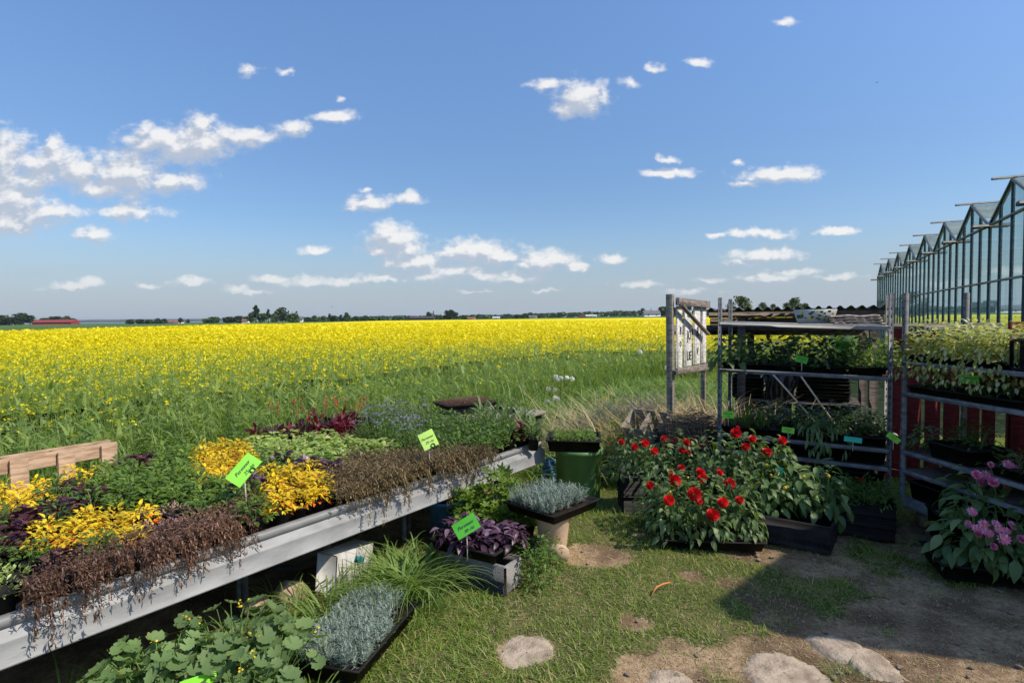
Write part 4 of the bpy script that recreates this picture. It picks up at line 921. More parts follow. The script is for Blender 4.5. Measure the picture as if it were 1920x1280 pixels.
for x, y, kd, lb, sc in ((.10, .12, 'thin_leaved_seedling', 'thin leaved seedling beside the orange tag on the lower shelf', 1.0), (.24, .14, 'thin_leaved_seedling', 'thin leaved seedling second from the left post', .9), (.36, .15, 'thin_leaved_seedling', 'thin leaved seedling under the black sheet', .9), (.2, .38, 'thin_leaved_seedling', 'thin leaved seedling at the back of the lower left tray', 1.0),
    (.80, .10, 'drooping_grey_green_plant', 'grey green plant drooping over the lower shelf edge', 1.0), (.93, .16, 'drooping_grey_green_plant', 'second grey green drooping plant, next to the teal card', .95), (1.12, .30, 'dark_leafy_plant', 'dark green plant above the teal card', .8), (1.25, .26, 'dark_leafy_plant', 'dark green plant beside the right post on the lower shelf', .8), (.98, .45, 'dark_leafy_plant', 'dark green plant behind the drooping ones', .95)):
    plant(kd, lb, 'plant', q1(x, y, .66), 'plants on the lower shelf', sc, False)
PW = (('Perenner', 0, .14, .30), ('25:-', .05, -.24, .34))
def shelf_card(loc, w, h, ang, label, m='card_dark', lean=.15, lines=PW, stick=.1): return card(loc, w, h, ang, label, lines, m, lean, None, stick, 'green cards on the trolleys', False)
shelf_card(q1(.70, -.01, 1.315), .095, .058, -.25, 'green card among the dark leaves of the upper shelf')
shelf_card(q1(1.0, .30, 1.43), .10, .075, -.05, 'dark green card hanging high under the top shelf')
shelf_card(q1(.10, -.03, .79), .10, .065, 0.0, 'green card at the left post of the first trolley', 'card')
shelf_card(q1(.60, -.03, .69), .10, .05, -.08, 'green card on the tray edge left of the drooping plant', 'card')
shelf_card(q1(1.09, -.02, .655), .13, .045, -.06, 'teal card without writing on the lower tray edge', 'card_teal', .5, ())
shelf_card(q1(1.37, -.04, .70), .10, .045, -.65, 'small lime card tied crooked to the right front post', 'card', .1)
s = S(); box(s, (0, 0, 0), (.012, .003, .06)); t = thing('orange_tag', 'narrow orange tag stuck into the lower left tray', 'tag', q1(.06, .02, .70), TA1); obj('strip', s, M['orange'], t)
# load of the second trolley
for x, lb in ((.14, 'variegated trailing plant next to the far post of the second trolley'), (.42, 'middle variegated trailing plant on the second trolley top'), (.70, 'variegated trailing plant nearest the black crate')):
    plant('variegated_trailing_plant', lb, 'plant', q2(x, .16, 1.37), 'trailing plants on the second trolley', 1.15, False); plant('variegated_trailing_plant', lb.replace('plant', 'plant at the back row', 1), 'plant', q2(x+.08, .42, 1.37), 'trailing plants on the second trolley', 1.1, False)
make_tray('black tray under the variegated trailing plants', q2(.42, .28, 1.32), TA2, .84, .5, .05)
def wire_crate():
    t = thing('black_crate', 'open black plastic crate at the near end of the second trolley top', 'crate', q2(1.10, .26, 1.32), TA2); s = S(); L, W, H = .42, .46, .2
    for z in (.012, H):
        for p, q in (((-1, -1), (1, -1)), ((1, -1), (1, 1)), ((1, 1), (-1, 1)), ((-1, 1), (-1, -1))): beam(s, (p[0]*L/2, p[1]*W/2, z), (q[0]*L/2, q[1]*W/2, z), .014, .02)
    obj('rim', s, M['black'], t); s = S()
    for k in range(7):
        for y in (-W/2, W/2): beam(s, (-L/2+L*k/6, y, .02), (-L/2+L*k/6, y, H), .008, .03, upv=(0, 1, 0))
        for x in (-L/2, L/2): beam(s, (x, -W/2+W*k/6, .02), (x, -W/2+W*k/6, H), .03, .008, upv=(0, 1, 0))
    box(s, (0, 0, .006), (L, W, .008)); obj('basket', s, M['black'], t)
wire_crate()
GT = 'black trays on the second trolley'
for x, nm in ((.24, 'far end'), (.68, 'middle'), (1.12, 'near end')):
    make_tray('black tray of dark plants at the %s of the second trolley\'s middle shelf' % nm, q2(x, .28, 1.07), TA2, .42, .5, .055, group=GT)
    for j, (dx, dy) in enumerate(((-.1, -.13), (.1, -.13), (0, .12))):
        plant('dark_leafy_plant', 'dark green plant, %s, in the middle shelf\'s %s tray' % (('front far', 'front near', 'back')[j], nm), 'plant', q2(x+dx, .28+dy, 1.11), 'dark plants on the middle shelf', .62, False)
make_tray('deep black box at the far end of the second trolley\'s low shelf', q2(.42, .2, .595), TA2, .36, .34, .12, 'black_box', cat='box'); make_tray('black tray at the near end of the second trolley\'s low shelf', q2(1.0, .28, .595), TA2, .5, .5, .07)
for x, y, kd, lb in ((.12, .12, 'broad_leaved_plant', 'small pale leaved plant by the far post of the low shelf'), (.36, .22, 'dark_green_herb', 'green herb with an orange flower in the deep black box'), (.50, .22, 'dark_green_herb', 'green herb at the near side of the deep black box'), (.86, .15, 'marigold_plant', 'feathery plant behind the pink flowers, farther one'), (1.05, .2, 'marigold_plant', 'feathery plant behind the pink flowers, nearer one')):
    plant(kd, lb, 'plant', q2(x, y, .70 if 'deep' in lb else .62), None, .75 if kd == 'broad_leaved_plant' else 1.25, False)
t = thing('orange_flower', 'single orange flower above the herbs of the deep black box', 'flower', q2(.42, .34, .70)); s = S(); tube(s, [(0, 0, 0), (0, .01, .17)], .002, 5, 1); petals(s, np.array([[0, .01, .17], [0, .01, .175]]), 10, .022, 0, .3); obj('bloom', s, [G['orangeflower'], M['stem']], t)
shelf_card(q2(.62, .0, 1.235), .10, .06, .02, 'dark green card among the plants of the second trolley')
for x, y, lb in ((.45, .42, 'dark green plant at the back of the lower shelf, left'), (.62, .40, 'dark green plant at the back of the lower shelf, centre left'), (.74, .44, 'dark green plant at the back, just left of the drooping ones'), (1.20, .46, 'dark green plant in the back right corner of the lower shelf'), (.34, .30, 'dark green plant over the thin leaved seedlings')):
    plant('dark_leafy_plant', lb, 'plant', q1(x, y, .65), 'dark plants at the back of the lower shelf', .85, False)
# black things under the shelter
def pt(x, y, z): return tl((3.05, 7.86), SHA, x, y, z)
def heap():
    for k in range(9):
        make_tray('black tray number %d from the bottom of the tall stack under the shelter' % (k+1), pt(1.1+U(-.02, .02), .34+U(-.02, .02), .557+.046*k), SHA+U(-.05, .05), .62, .5, .05, 'stacked_tray', 'tall stack of black trays', False)
    for k in range(6):
        make_tray('black tray number %d from the bottom of the low stack left of the sheet' % (k+1), pt(.18+U(-.02, .02), .34+U(-.02, .02), .557+.046*k), SHA+U(-.05, .05), .40, .5, .055, 'stacked_tray', 'low stack of black trays', False)
    t = thing('plastic_sheet', 'crumpled black plastic sheet hanging from the shelter table', 'sheet', pt(.60, .1, .86), SHA)
    s = S(); nu, nv = 40, 40; u, v = np.meshgrid(np.linspace(-1, 1, nu), np.linspace(0, 1, nv), indexing='ij')
    x = u*.26*(1-.35*v)+.02*np.sin(v*9+u*4); fold = np.clip((v-.45)/.1, 0, 1)
    y = .35-.75*np.minimum(v, .5)-.03*fold+.035*np.sin(u*11+v*5)*fold; z = .13*np.exp(-u*u*2)*(1-fold)+.03*np.sin(u*13+v*17)+.02*np.sin(u*29-v*11)-.62*np.maximum(v-.48, 0)
    s.add(np.stack([x, y, z], -1), grid_faces(nu, nv)); obj('folds', s, M['blacksheet'], t)
    for (x0, x1, lb) in ((.36, .62, 'pale cane leaning left of the black sheet'), (.72, .92, 'pale cane leaning right of the black sheet')):
        t = thing('bamboo_cane', lb, 'cane', pt(x0, .05, 0)); a, b = np.array(pt(x0, -.05, 1.10)), np.array(pt(x1, -.12, .80)); a -= np.array(pt(x0, .05, 0)); b -= np.array(pt(x0, .05, 0))
        s = S(); d = b-a; tube(s, [a-d*.4, a, b, b+d*1.6], .011, 8); obj('stalk', s, M['stick'], t)
heap()

# ---------------------------------------------------------------- display bench
def proj(x, y, z):
    p = np.array([x, y, z-EYE]); w = p @ FWD; return 960+F*(p @ RIGHT)/w, 640-F*(p @ UP)/w
def inpoly(u, v, P):
    c = False; n = len(P)
    for i in range(n):
        (x0, y0), (x1, y1) = P[i], P[i-1]
        if (y0 > v) != (y1 > v) and u < (x1-x0)*(v-y0)/(y1-y0)+x0: c = not c
    return c
BA = math.atan2(BD[1], BD[0])
def build_bench():
    t = thing('display_bench', 'long aluminium rimmed growing bench crowded with potted plants on the left', 'bench', (A0[0], A0[1], 0), BA)
    a0, a1 = -1.9, BL                       # local x along the rim, local y to the back
    prof = [(.07, BH-.012), (.045, BH+.004), (.006, BH+.004), (.0, BH-.002), (.0, BH-.03), (.012, BH-.035), (.010, BH-.042), (-.034, BH-.072), (-.036, BH-.08), (-.034, BH-.165), (-.040, BH-.168), (-.040, BH-.176), (-.02, BH-.178), (.0, BH-.17)]
    def rim(y0, sg, x0, x1):
        s = S(); n = len(prof); xs = np.linspace(x0, x1, 2); V = [(x, y0+sg*p[0], p[1]) for x in xs for p in prof]
        s.add(V, grid_faces(2, n) if sg < 0 else grid_faces(2, n)[:, ::-1]); s.add(V, [list(range(n)), list(range(n, 2*n))]); return s
    obj('front_rim', rim(0, 1, a0, 3.22), M['alu'], t); obj('front_rim', rim(0.004, 1, 3.226, a1), M['alu'], t)
    obj('back_rim', rim(BW, -1, a0, a1), M['alu'], t)
    s = S(); box(s, ((a0+a1)/2, BW/2, BH-.055), (a1-a0-.02, BW-.1, .03)); obj('bench_top', s, M['blacksheet'], t)
    s = S(); beam(s, (a1-.02, .02, BH-.09), (a1-.02, BW-.02, BH-.09), .03, .14); obj('end_rim', s, M['alu'], t)
    for x in (-1.4, -.2, 1.1, 2.4, 3.55):
        for y in (.35, BW-.3):
            s = S(); box(s, (x, y, (BH-.08)/2), (.05, .05, BH-.08)); obj('leg', s, M['steel'], t)
    for y in (.35, BW-.3):
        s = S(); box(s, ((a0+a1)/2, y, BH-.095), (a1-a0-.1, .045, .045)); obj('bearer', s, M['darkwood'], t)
build_bench()
CL = [('bronze', 'bronze_creeper', 'bronze brown creeper in the carpet spilling over the near front rim', [(15, 1260), (40, 1095), (150, 1050), (265, 1012), (340, 975), (470, 950), (500, 1080), (420, 1190)], 1.15),
 ('olive', 'olive_creeper', 'olive brown creeper hanging over the middle of the front rim', [(596, 1040), (600, 905), (650, 862), (760, 850), (880, 850), (885, 960)], 1.15),
 ('gold1', 'gold_leaved_plant', 'golden leaved plant in the big yellow clump near the left corner', [(65, 1010), (150, 958), (265, 975), (265, 1020), (120, 1045)], .95),
 ('gold2', 'gold_leaved_plant', 'golden leaved plant at the far left edge of the photo', [(-80, 925), (90, 918), (90, 965), (-80, 985)], .9),
 ('gold3', 'gold_leaved_plant', 'golden leaved plant in front of the wooden pallet', [(95, 925), (110, 872), (205, 868), (200, 910)], .9),
 ('gold4', 'gold_leaved_plant', 'golden leaved plant just left of the big lime card', [(355, 905), (375, 832), (470, 836), (455, 920), (440, 925)], 1.0),
 ('gold5', 'gold_leaved_plant', 'golden leaved plant in the bright clump by the front rim below the lime card', [(478, 1000), (480, 895), (600, 890), (600, 985)], 1.0),
 ('stone1', 'stonecrop_plant', 'low green stonecrop rosette at the left edge by the front rim', [(-80, 1150), (-80, 1060), (45, 1065), (45, 1130)], 1.0),
 ('mix1', 'maroon_coral_bells', 'dark maroon plant at the left edge among the stonecrops', [(-80, 1065), (-80, 1000), (70, 1010), (130, 1065)], .85),
 ('pink1', 'pink_stonecrop', 'pale pink stonecrop beside the big yellow clump', [(225, 1000), (225, 950), (350, 955), (350, 995)], 1.0),
 ('maroon1', 'maroon_coral_bells', 'maroon leaved plant at the back rim right of the wooden pallet', [(195, 885), (200, 840), (300, 840), (300, 885)], 1.0),
 ('maroon2', 'maroon_coral_bells', 'maroon leaved plant between the yellow clumps on the left', [(30, 1000), (100, 900), (195, 900), (190, 960), (60, 1010)], 1.0),
 ('purple1', 'purple_coral_bells', 'purple leaved plant between the lime card and the olive creeper', [(462, 930), (480, 868), (640, 870), (660, 900), (610, 985), (600, 900), (480, 900)], 1.05),
 ('lime1', 'variegated_lime_plant', 'variegated lime green plant in the pale patch in the middle of the bench', [(470, 870), (480, 826), (590, 822), (735, 838), (740, 875), (640, 880)], 1.0),
 ('bronze2', 'bronze_creeper', 'small bronze plant between the dark red row and the pale patch', [(590, 850), (600, 815), (670, 815), (675, 850)], .9),
 ('dred', 'dark_red_leaf_plant', 'dark red leaved plant in the row along the back rim', [(455, 845), (470, 775), (670, 745), (680, 815), (590, 830)], 1.05),
 ('blue', 'blue_flowering_plant', 'green plant with pale blue flowers behind the pale lime card', [(655, 860), (668, 740), (800, 735), (800, 850), (740, 860)], 1.05),
 ('lime2', 'yellow_green_flowering_plant', 'yellow green flowering plant at the front rim where the olive creeper ends', [(855, 910), (860, 850), (905, 850), (905, 900)], 1.05),
 ('dred2', 'dark_red_leaf_plant', 'dark red leaved plant at the far end of the front rim', [(960, 850), (962, 780), (1030, 780), (1030, 850)], .85),
 ('green1', 'green_mint_plant', 'fresh green leafy plant in the broad green patch of the near bench', [(180, 1010), (195, 880), (370, 850), (480, 900), (500, 1010)], 1.1),
 ('green2', 'dark_green_herb', 'dark green herb in the far half of the bench beyond the pale lime card', [(735, 900), (700, 700), (1060, 700), (1060, 900)], 1.1)]
def fill_bench():
    sp = .148; hang = math.atan2(.806, .592)
    for ib in range(13):
        for ia in range(-5, 26):
            a = ia*sp+(ib % 2)*sp*.5+U(-.02, .02); b = .10+ib*sp+U(-.02, .02)
            if a > BL-.08 or b > BW-.10: continue
            p = bp(a, b, BH+.045+U(-.012, .02)); u, v = proj(p[0], p[1], p[2]+.03)
            if u < -90 or (u < 100 and v < 918): continue
            hit = None
            for c in CL:
                if inpoly(u, v, c[3]): hit = c; break
            if hit is None: hit = CL[-2] if u < 640 else CL[-1]
            key, kind, label, _, sc = hit; rot = None
            if key in ('maroon2', 'mix1', 'purple1') and U(0, 1) < .38: kind, label = 'dark_green_herb', 'dark green herb mixed in among the maroon and purple plants of the bench'; key = 'mixed'
            if ib == 0 and key in ('bronze', 'olive') and U(0, 1) < .8:
                kind = kind.replace('creeper', 'trailing_creeper'); rot = hang+U(-.25, .25); label = label.replace('creeper', 'creeper, front row,')
            if key == 'dred' and U(0, 1) < .3: kind = 'flowering_coral_bells'; label = 'coral bells with thin red flower stalks in the dark red row'
            plant(kind, label, 'plant', p, ('front row of ' if rot else '')+label.split(' in ')[0].split(' at ')[0].split(' beside')[0][:40]+' '+key, sc*U(.84, 1.16), True, rot)
fill_bench()
W1 = (('Perenner', 0, .10, .30), ('25:-/st', .08, -.24, .30))
card((*at(457, 880, BH+.30)[:2], BH+.30), .185, .098, .86, 'largest lime green price card, tilted, with a black ring, among the golden plants', W1, 'card', .55, stick=.30)
card((*at(803, 824, BH+.27)[:2], BH+.27), .115, .125, .42, 'pale lime price card standing between the green plants of the bench', (('Perenner', 0, .12, .20), ('25:-/st', .02, -.14, .20)), 'card_pale', .35, stick=.26)
# second stand beyond the end of the bench
def build_stand():
    a = BA; c = (-.36, 6.62)
    t = thing('plant_stand', 'low timber stand of plants beyond the far end of the bench', 'stand', (*c, 0), a)
    s = S()
    for k in range(5): box(s, (0, -.44+k*.22, .575), (1.15, .2, .03))
    obj('boards', s, M['wood'], t)
    for x in (-.52, .52):
        for y in (-.45, .45):
            s = S(); box(s, (x, y, .28), (.06, .06, .56)); obj('leg', s, M['darkwood'], t)
    def w(x, y, z): return (c[0]+x*math.cos(a)-y*math.sin(a), c[1]+x*math.sin(a)+y*math.cos(a), z)
    tx, ty, _ = at(872, 752, .72)
    make_tray('round edged black tray of brown stonecrop at the back of the far stand', (tx, ty, .66), .55, .62, .42, .05)
    for i in range(5):
        for j in range(3): plant('bronze_creeper', 'flat brown creeper in the tray at the back of the far stand', 'plant', (tx+(i-2)*.115*math.cos(.55)-(j-1)*.13*math.sin(.55), ty+(i-2)*.115*math.sin(.55)+(j-1)*.13*math.cos(.55), .70), 'brown creepers in the far tray', .72, False)
    for u, v in ((905, 765), (930, 772), (955, 775), (980, 785), (1000, 800), (945, 790), (915, 785)):
        p = at(u, v+14, .64); plant('leek_leaved_plant', 'plant with long grey leaves on the far stand right of the brown tray', 'plant', (p[0], p[1], .62), 'grey leaved plants on the far stand', .95, True)
    for u, v in ((935, 748), (960, 752), (985, 765), (890, 780), (1000, 806), (850, 792), (870, 786), (930, 800), (968, 800), (820, 786), (845, 778)):
        p = at(u, v+14, .64); plant('dark_green_herb', 'bushy green herb behind the grey leaved plants of the far stand', 'plant', (p[0], p[1], .62), 'green herbs on the far stand', 1.1, True)
build_stand()
# pallet standing on edge behind the bench
def build_pallet():
    t = thing('wooden_pallet', 'new wooden pallet standing on its long edge behind the bench', 'pallet', (-3.76, 3.34, 0), BA)
    L, H, D = 1.2, .80, .15
    for y in (-D/2+.011, D/2-.011):
        for z in (H-.05, H/2, .05):
            s = S(); box(s, (L/2, y, z), (L, .022, .10), bev=.002); obj('plank', s, M['pallet'], t)
    for x in (.06, .34, .60, .86, L-.06):
        for z in (H-.055, H/2, .055):
            s = S(); box(s, (x, 0, z-.002), (.10 if x not in (.34, .86) else .08, D-.0475, .095), bev=.002); obj('block', s, M['pallet'], t)
    for x in (.06, .35, .62, .88, L-.06):
        s = S(); box(s, (x, -D/2-.012, H/2), (.10, .02, H-.02), bev=.002); obj('board', s, M['pallet'], t)
build_pallet()
# things under and around the bench
def misc():
    t = thing('white_box', 'white board box with a teal print lying under the bench front', 'box', (*at(648, 1092)[:2], 0), 1.15)
    s = S(); box(s, (0, 0, .11), (.36, .16, .24), 0, ry(.12), .006); b = obj('carton', s, M['poly'], t); s = S(); R = rz(0)
    box(s, (.04, -.0815, .15), (.10, .003, .04), 0, ry(.5), .001); obj('printed_stripe', s, M['teal'], b)
    t = thing('timber_offcut', 'pale timber board lying in the dark under the bench', 'board', (*at(560, 1095)[:2], 0), .5); s = S(); box(s, (0, .25, .10), (.5, .03, .2), 0, ry(.12)); obj('board', s, M['wood'], t)
    def rock(label, loc, r, m, name='field_stone', seed=0):
        t = thing(name, label, 'stone', loc, U(0, 6)); s = S(); nu, nv = 20, 12; th, ph = np.meshgrid(np.linspace(0, 2*math.pi, nu), np.linspace(.02, math.pi-.02, nv), indexing='ij')
        d = np.stack([np.cos(th)*np.sin(ph), np.sin(th)*np.sin(ph), np.cos(ph)], -1); k = .8+.45*fbm(d[..., 0]*2+seed+d[..., 2], d[..., 1]*2, 1.3, 5+seed, 3)
        k[-1] = k[0]; s.add(d*k[..., None]*np.array(r), grid_faces(nu, nv)); obj('rock', s, m, t, True)
    rock('beige field stone half hidden in grass under the bench', (*at(545, 1125)[:2], .04), (.10, .08, .075), M['beige'], seed=2)
    rock('small pale stone next to the beige field stone', (*at(478, 1150)[:2], .05), (.07, .06, .045), M['beige'], seed=4)
    t = thing('blue_bucket', 'dark blue plastic bucket under the middle of the bench', 'bucket', (*at(838, 1010)[:2], 0)); s = S(); lathe(s, [(.001, .01), (.11, 0), (.135, .30), (.145, .30), (.145, .32), (.13, .32), (.125, .05), (.001, .03)], 24); obj('pail', s, M['blue'], t, True)
    t = thing('blue_bag', 'crumpled blue plastic bag between the bench end and the green bin', 'bag', (*at(1035, 905)[:2], 0)); s = S(); n = 22
    th, z = np.meshgrid(np.linspace(0, 6.2832, n), np.linspace(0, 1, 12), indexing='ij'); rr = .10*(1-.5*z**2)*(1+.25*np.sin(th*5+z*7)+.12*np.sin(th*9-z*13)); rr[-1] = rr[0]
    s.add(np.stack([rr*np.cos(th), rr*np.sin(th), .26*z], -1), grid_faces(n, 12)); obj('plastic', s, M['blue'], t, False)
    # bin with tray
    bx, by, _ = at(1085, 938); t = thing('green_bin', 'round green plastic bin carrying a black tray of seedlings', 'bin', (bx, by, 0)); s = S()
    lathe(s, [(.001, 0), (.185, 0), (.195, .02), (.215, .46), (.228, .465), (.228, .50), (.205, .50), (.20, .46), (.18, .03), (.001, .03)], 40); obj('barrel', s, M['green_bin'], t, True)
    make_tray('black seedling tray balanced on the green bin', (bx-.04, by, .502), -.12, .47, .42, .10)
    for i in range(4):
        for j in range(3): plant('green_mint_plant', 'fresh green seedling in the tray on the green bin', 'plant', (bx-.04-.15+i*.10, by-.12+j*.12, .58), 'seedlings on the green bin', .62, False)
    # lavender on the tan pot
    px, py = .28, 4.02; t = thing('tan_urn', 'tall tan clay pot holding up the tray of lavender', 'pot', (px, py, 0)); s = S()
    lathe(s, [(.001, 0), (.075, 0), (.085, .02), (.10, .10), (.118, .25), (.128, .27), (.132, .285), (.13, .30), (.105, .30), (.001, .28)], 32); obj('urn', s, M['terracotta'], t, True)
    t = thing('clay_shard', 'rounded tan clay disc leaning on the tall pot', 'shard', (*at(1045, 1062)[:2], 0)); s = S()
    tube(s, [(0, .012, .085), (0, -.004, .08)], .085, 24); obj('disc', s, M['terracotta'], t)
    la = .80; lx, ly = .28, 4.10; make_tray('black tray of silver lavender on the tall tan pot', (lx, ly, .305), la, .50, .46, .065)
    for i in range(5):
        for j in range(4): plant('lavender_plant', 'small silver lavender in the tray on the tan pot', 'plant', (lx+(i-2.3)*.085*math.cos(la)-(j-1.3)*.10*math.sin(la), ly+(i-2.3)*.085*math.sin(la)+(j-1.3)*.10*math.cos(la), .355), 'lavenders in the tray on the tan pot', .95, False)
    # concrete block and purple tray
    bx, by = -.215, 3.62; ba = math.atan2(.24, -.39); t = thing('concrete_block', 'rough grey concrete block under the tray of purple plants', 'block', (bx, by, 0), ba)
    s = S(); n = 14; 
    box(s, (0, 0, .095), (.50, .20, .19), bev=.012); obj('block', s, M['concrete'], t)
    make_tray('black tray of purple leaved plants on the concrete block', (bx-.03, by+.06, .195), ba, .50, .34, .07)
    for i in range(4):
        for j in range(3):
            q = tl((bx-.03, by+.06), ba, (1.5-i)*.12-.03, (j-1)*.11, .25)
            if i == 3 and j == 2: continue
            plant('purple_tongue_plant', 'purple tongue leaved plant in the tray on the concrete block', 'plant', q, 'purple plants on the concrete block', .78, False)
    card((*at(874, 986, .42)[:2], .42), .155, .098, .50, 'dark green price card above the purple plants on the concrete block', (('Perenner', 0, .08, .30), ('30:-/st', .04, -.26, .28)), 'card_dark', .45, stick=.22, clip=False)
    lib('maple_leaved_plant', lambda s: (stems(s, 10, .20, .18, .42, .004), bush(s, 230, .24, .20, .46, round_t(21, 5, .42, .3), .05, .09, 0, .05, .3, (-.9, .35))), [G['green2'], M['stem']], 2)
    for u, v, sc in ((880, 1000, 1.0), (935, 985, 1.1), (975, 975, .8)):
        q = at(u, v+55, 0.0); plant('maple_leaved_plant', ('left', 'middle', 'right')[(880, 935, 975).index(u)]+' maple leaved green plant behind the purple tray', 'plant', (q[0], q[1]+.30, .07), 'maple leaved plants', sc*.82, False)
        make_tray('black pot under the %s maple leaved plant' % ('left', 'middle', 'right')[(880, 935, 975).index(u)], (q[0], q[1]+.30, 0), .3, .2, .2, .10, 'square_pot', 'pots of the maple leaved plants', True, 'pot')
    lib('small_leaved_shrub', lambda s: (stems(s, 14, .17, .17, .32, .003), bush(s, 420, .19, .18, .36, T_OV, .022, .042, 0, .02, .25, (-.6, .5))), [G['green'], M['stem']], 3)
    lib('pale_small_shrub', lambda s: (stems(s, 14, .17, .17, .32, .003), bush(s, 380, .19, .18, .36, T_OV, .022, .042, 0, .02, .25, (-.6, .5))), [G['green2'], M['stem']], 3)
    for (u, v, sc, lb) in ((1005, 1105, .88, 'small leaved shrub right of the concrete block'), (1032, 1075, .62, 'lower small leaved shrub at the foot of the tan pot')):
        q = at(u, v); plant('small_leaved_shrub', lb, 'shrub', (q[0], q[1]+.08, 0), None, sc, False)
    for (u, v, sc, lb) in ((1130, 895, 1.35, 'pale green shrub directly right of the green bin'), (1172, 875, 1.5, 'pale green shrub behind the left red dahlias'), (1218, 862, 1.45, 'pale green shrub below the leaning crate'), (1150, 850, 1.6, 'tallest pale green shrub behind the green bin'), (1090, 850, 1.1, 'low pale green shrub peeping over the bin tray')):
        q = at(u, v); plant('pale_small_shrub', lb, 'shrub', (q[0], q[1]+.1, 0), 'pale shrubs between bin and crate', sc, False)
    q = at(1132, 850); t = thing('yellow_flower', 'single yellow flower standing above the shrubs behind the bin', 'flower', (q[0], q[1], 0)); s = S(); tube(s, [(0, 0, 0), (0, 0, .66)], .003, 5, 1); petals(s, np.array([[0, 0, .66], [0, 0, .67]]), 9, .035, 0, .6); obj('bloom', s, [G['yflower'], M['stem']], t)
    # front lavender tray
    c = np.array([-.80, 2.88]); la = math.atan2(.61, .16); make_tray('black tray of silver lavender lying in the grass at the bottom of the photo', (c[0], c[1], .02), la, .64, .34, .085)
    for i in range(7):
        for j in range(4):
            x, y = (i-3)*.085, (j-1.5)*.078
            if j == 0 and i > 3: continue
            plant('lavender_plant', 'silver lavender seedling in the tray lying in the grass', 'plant', (c[0]+x*math.cos(la)-y*math.sin(la), c[1]+x*math.sin(la)+y*math.cos(la), .085), 'lavenders in the grass tray', 1.0, False)
    # lady's mantle
    def mantle(s):
        n = 68; a = U(0, 6.28, n); r = .23*np.sqrt(U(.03, 1, n)); z = .12+.20*np.sqrt(np.maximum(0, 1-(r/.25)**2))*U(.35, 1.15, n)
        P = np.stack([r*np.cos(a), r*np.sin(a), z], -1); sz = U(.045, .09, n)
        scatter(s, T_SCAL, P, a-1.57+U(-.5, .5, n), U(-1.0, .45, n), U(-.6, .6, n), sz, 0)
        for p in P: tube(s, [(p[0]*.15, p[1]*.15, 0), (p[0]*.7, p[1]*.7, p[2]*.75), p], .0022, 4, 1, False)
        m = 12; a = U(0, 6.28, m); k = np.repeat(U(0, 6.28, 2), 6); rr = np.repeat(U(.02, .2, 2), 6); zz = np.repeat(U(.26, .34, 2), 6)
        scatter(s, QUAD, np.stack([rr*np.cos(k)+U(-.02, .02, m), rr*np.sin(k)+U(-.02, .02, m), zz+U(-.02, .02, m)], -1), a, U(-1, 1, m), U(-1, 1, m), .008, 2)
    lib('lobed_leaf_plant', mantle, [leafmat('downy_green_leaves', (.10, .17, .055), (.19, .27, .09), .28, rough=.62), M['stem'], G['yflower']], 3)
    for (u, v, h, sc, lb) in ((300, 1345, 0, 1.0, 'leftmost scallop leaved plant under the bench rim'), (375, 1330, 0, 1.0, 'scallop leaved plant above the green slip at the bottom edge'), (440, 1285, 0, 1.05, 'tallest scallop leaved plant in the middle of the clump'), (505, 1310, 0, 1.05, 'scallop leaved plant directly left of the grass tray of lavender'), (250, 1400, 0, .9, 'lowest scallop leaved plant at the bottom left'), (455, 1395, 0, .95, 'scallop leaved plant cut by the bottom edge')):
        q = at(u, v); plant('lobed_leaf_plant', lb, 'plant', (q[0], q[1], 0.0), 'scallop leaved plants', sc, False)
    card((*at(372, 1276, .26)[:2], .26), .13, .05, .05, 'lime green slip lying among the scalloped leaves at the bottom edge', (), 'card', 1.2, stick=.2, clip=False)
misc()

# ---------------------------------------------------------------- dahlias
def ball(s, r=1.0):
    n = 0
    for k, (m_, pit, l, rad) in enumerate(((6, 1.35, .55, .05), (9, 1.05, .62, .12), (12, .75, .66, .18), (14, .40, .66, .22), (15, .05, .60, .24), (14, -.35, .52, .22))):
        a = np.arange(m_)*6.283/m_+k*.4; P = np.stack([rad*np.cos(a), rad*np.sin(a), np.full(m_, .25-.05*k)], -1)
        scatter(s, DIAM, P*r, a-1.571, pit+U(-.12, .12, m_), 0, l*r*np.stack([np.full(m_, 1.35), np.ones(m_), np.ones(m_)], -1), 0)
def opened(s, r=1.0):
    for k, (m_, pit, l) in enumerate(((11, .12, .9), (10, .42, .75), (8, .7, .5))):
        a = np.arange(m_)*6.283/m_+k*.5; P = np.stack([.12*np.cos(a), .12*np.sin(a), np.full(m_, .03*k)], -1); scatter(s, DIAM, P*r, a-1.571, pit, 0, l*r*np.stack([np.full(m_, 1.1), np.ones(m_), np.ones(m_)], -1), 0)
    n = 24; a = U(0, 6.28, n); q = .2*np.sqrt(U(0, 1, n)); scatter(s, QUAD, np.stack([q*np.cos(a), q*np.sin(a), np.full(n, .12)], -1)*r, a, U(-.6, .6, n), 0, .10*r, 1)
def mk(fn, mats, name): s = S(); fn(s); return s.mesh(name, mats)
FL = dict(red=mk(ball, [G['redflower'], G['yflower']], 'flower'), pink=mk(opened, [G['pinkflower'], G['yflower']], 'flower'), pinkball=mk(ball, [G['pinkflower'], G['yflower']], 'flower'))
def budm(s): lathe(s, [(.001, -.5), (.35, -.35), (.5, 0), (.4, .35), (.001, .55)], 10)
FL['bud'] = mk(budm, [G['yflower']], 'bud')
kind_red = lambda k: k == 'red'
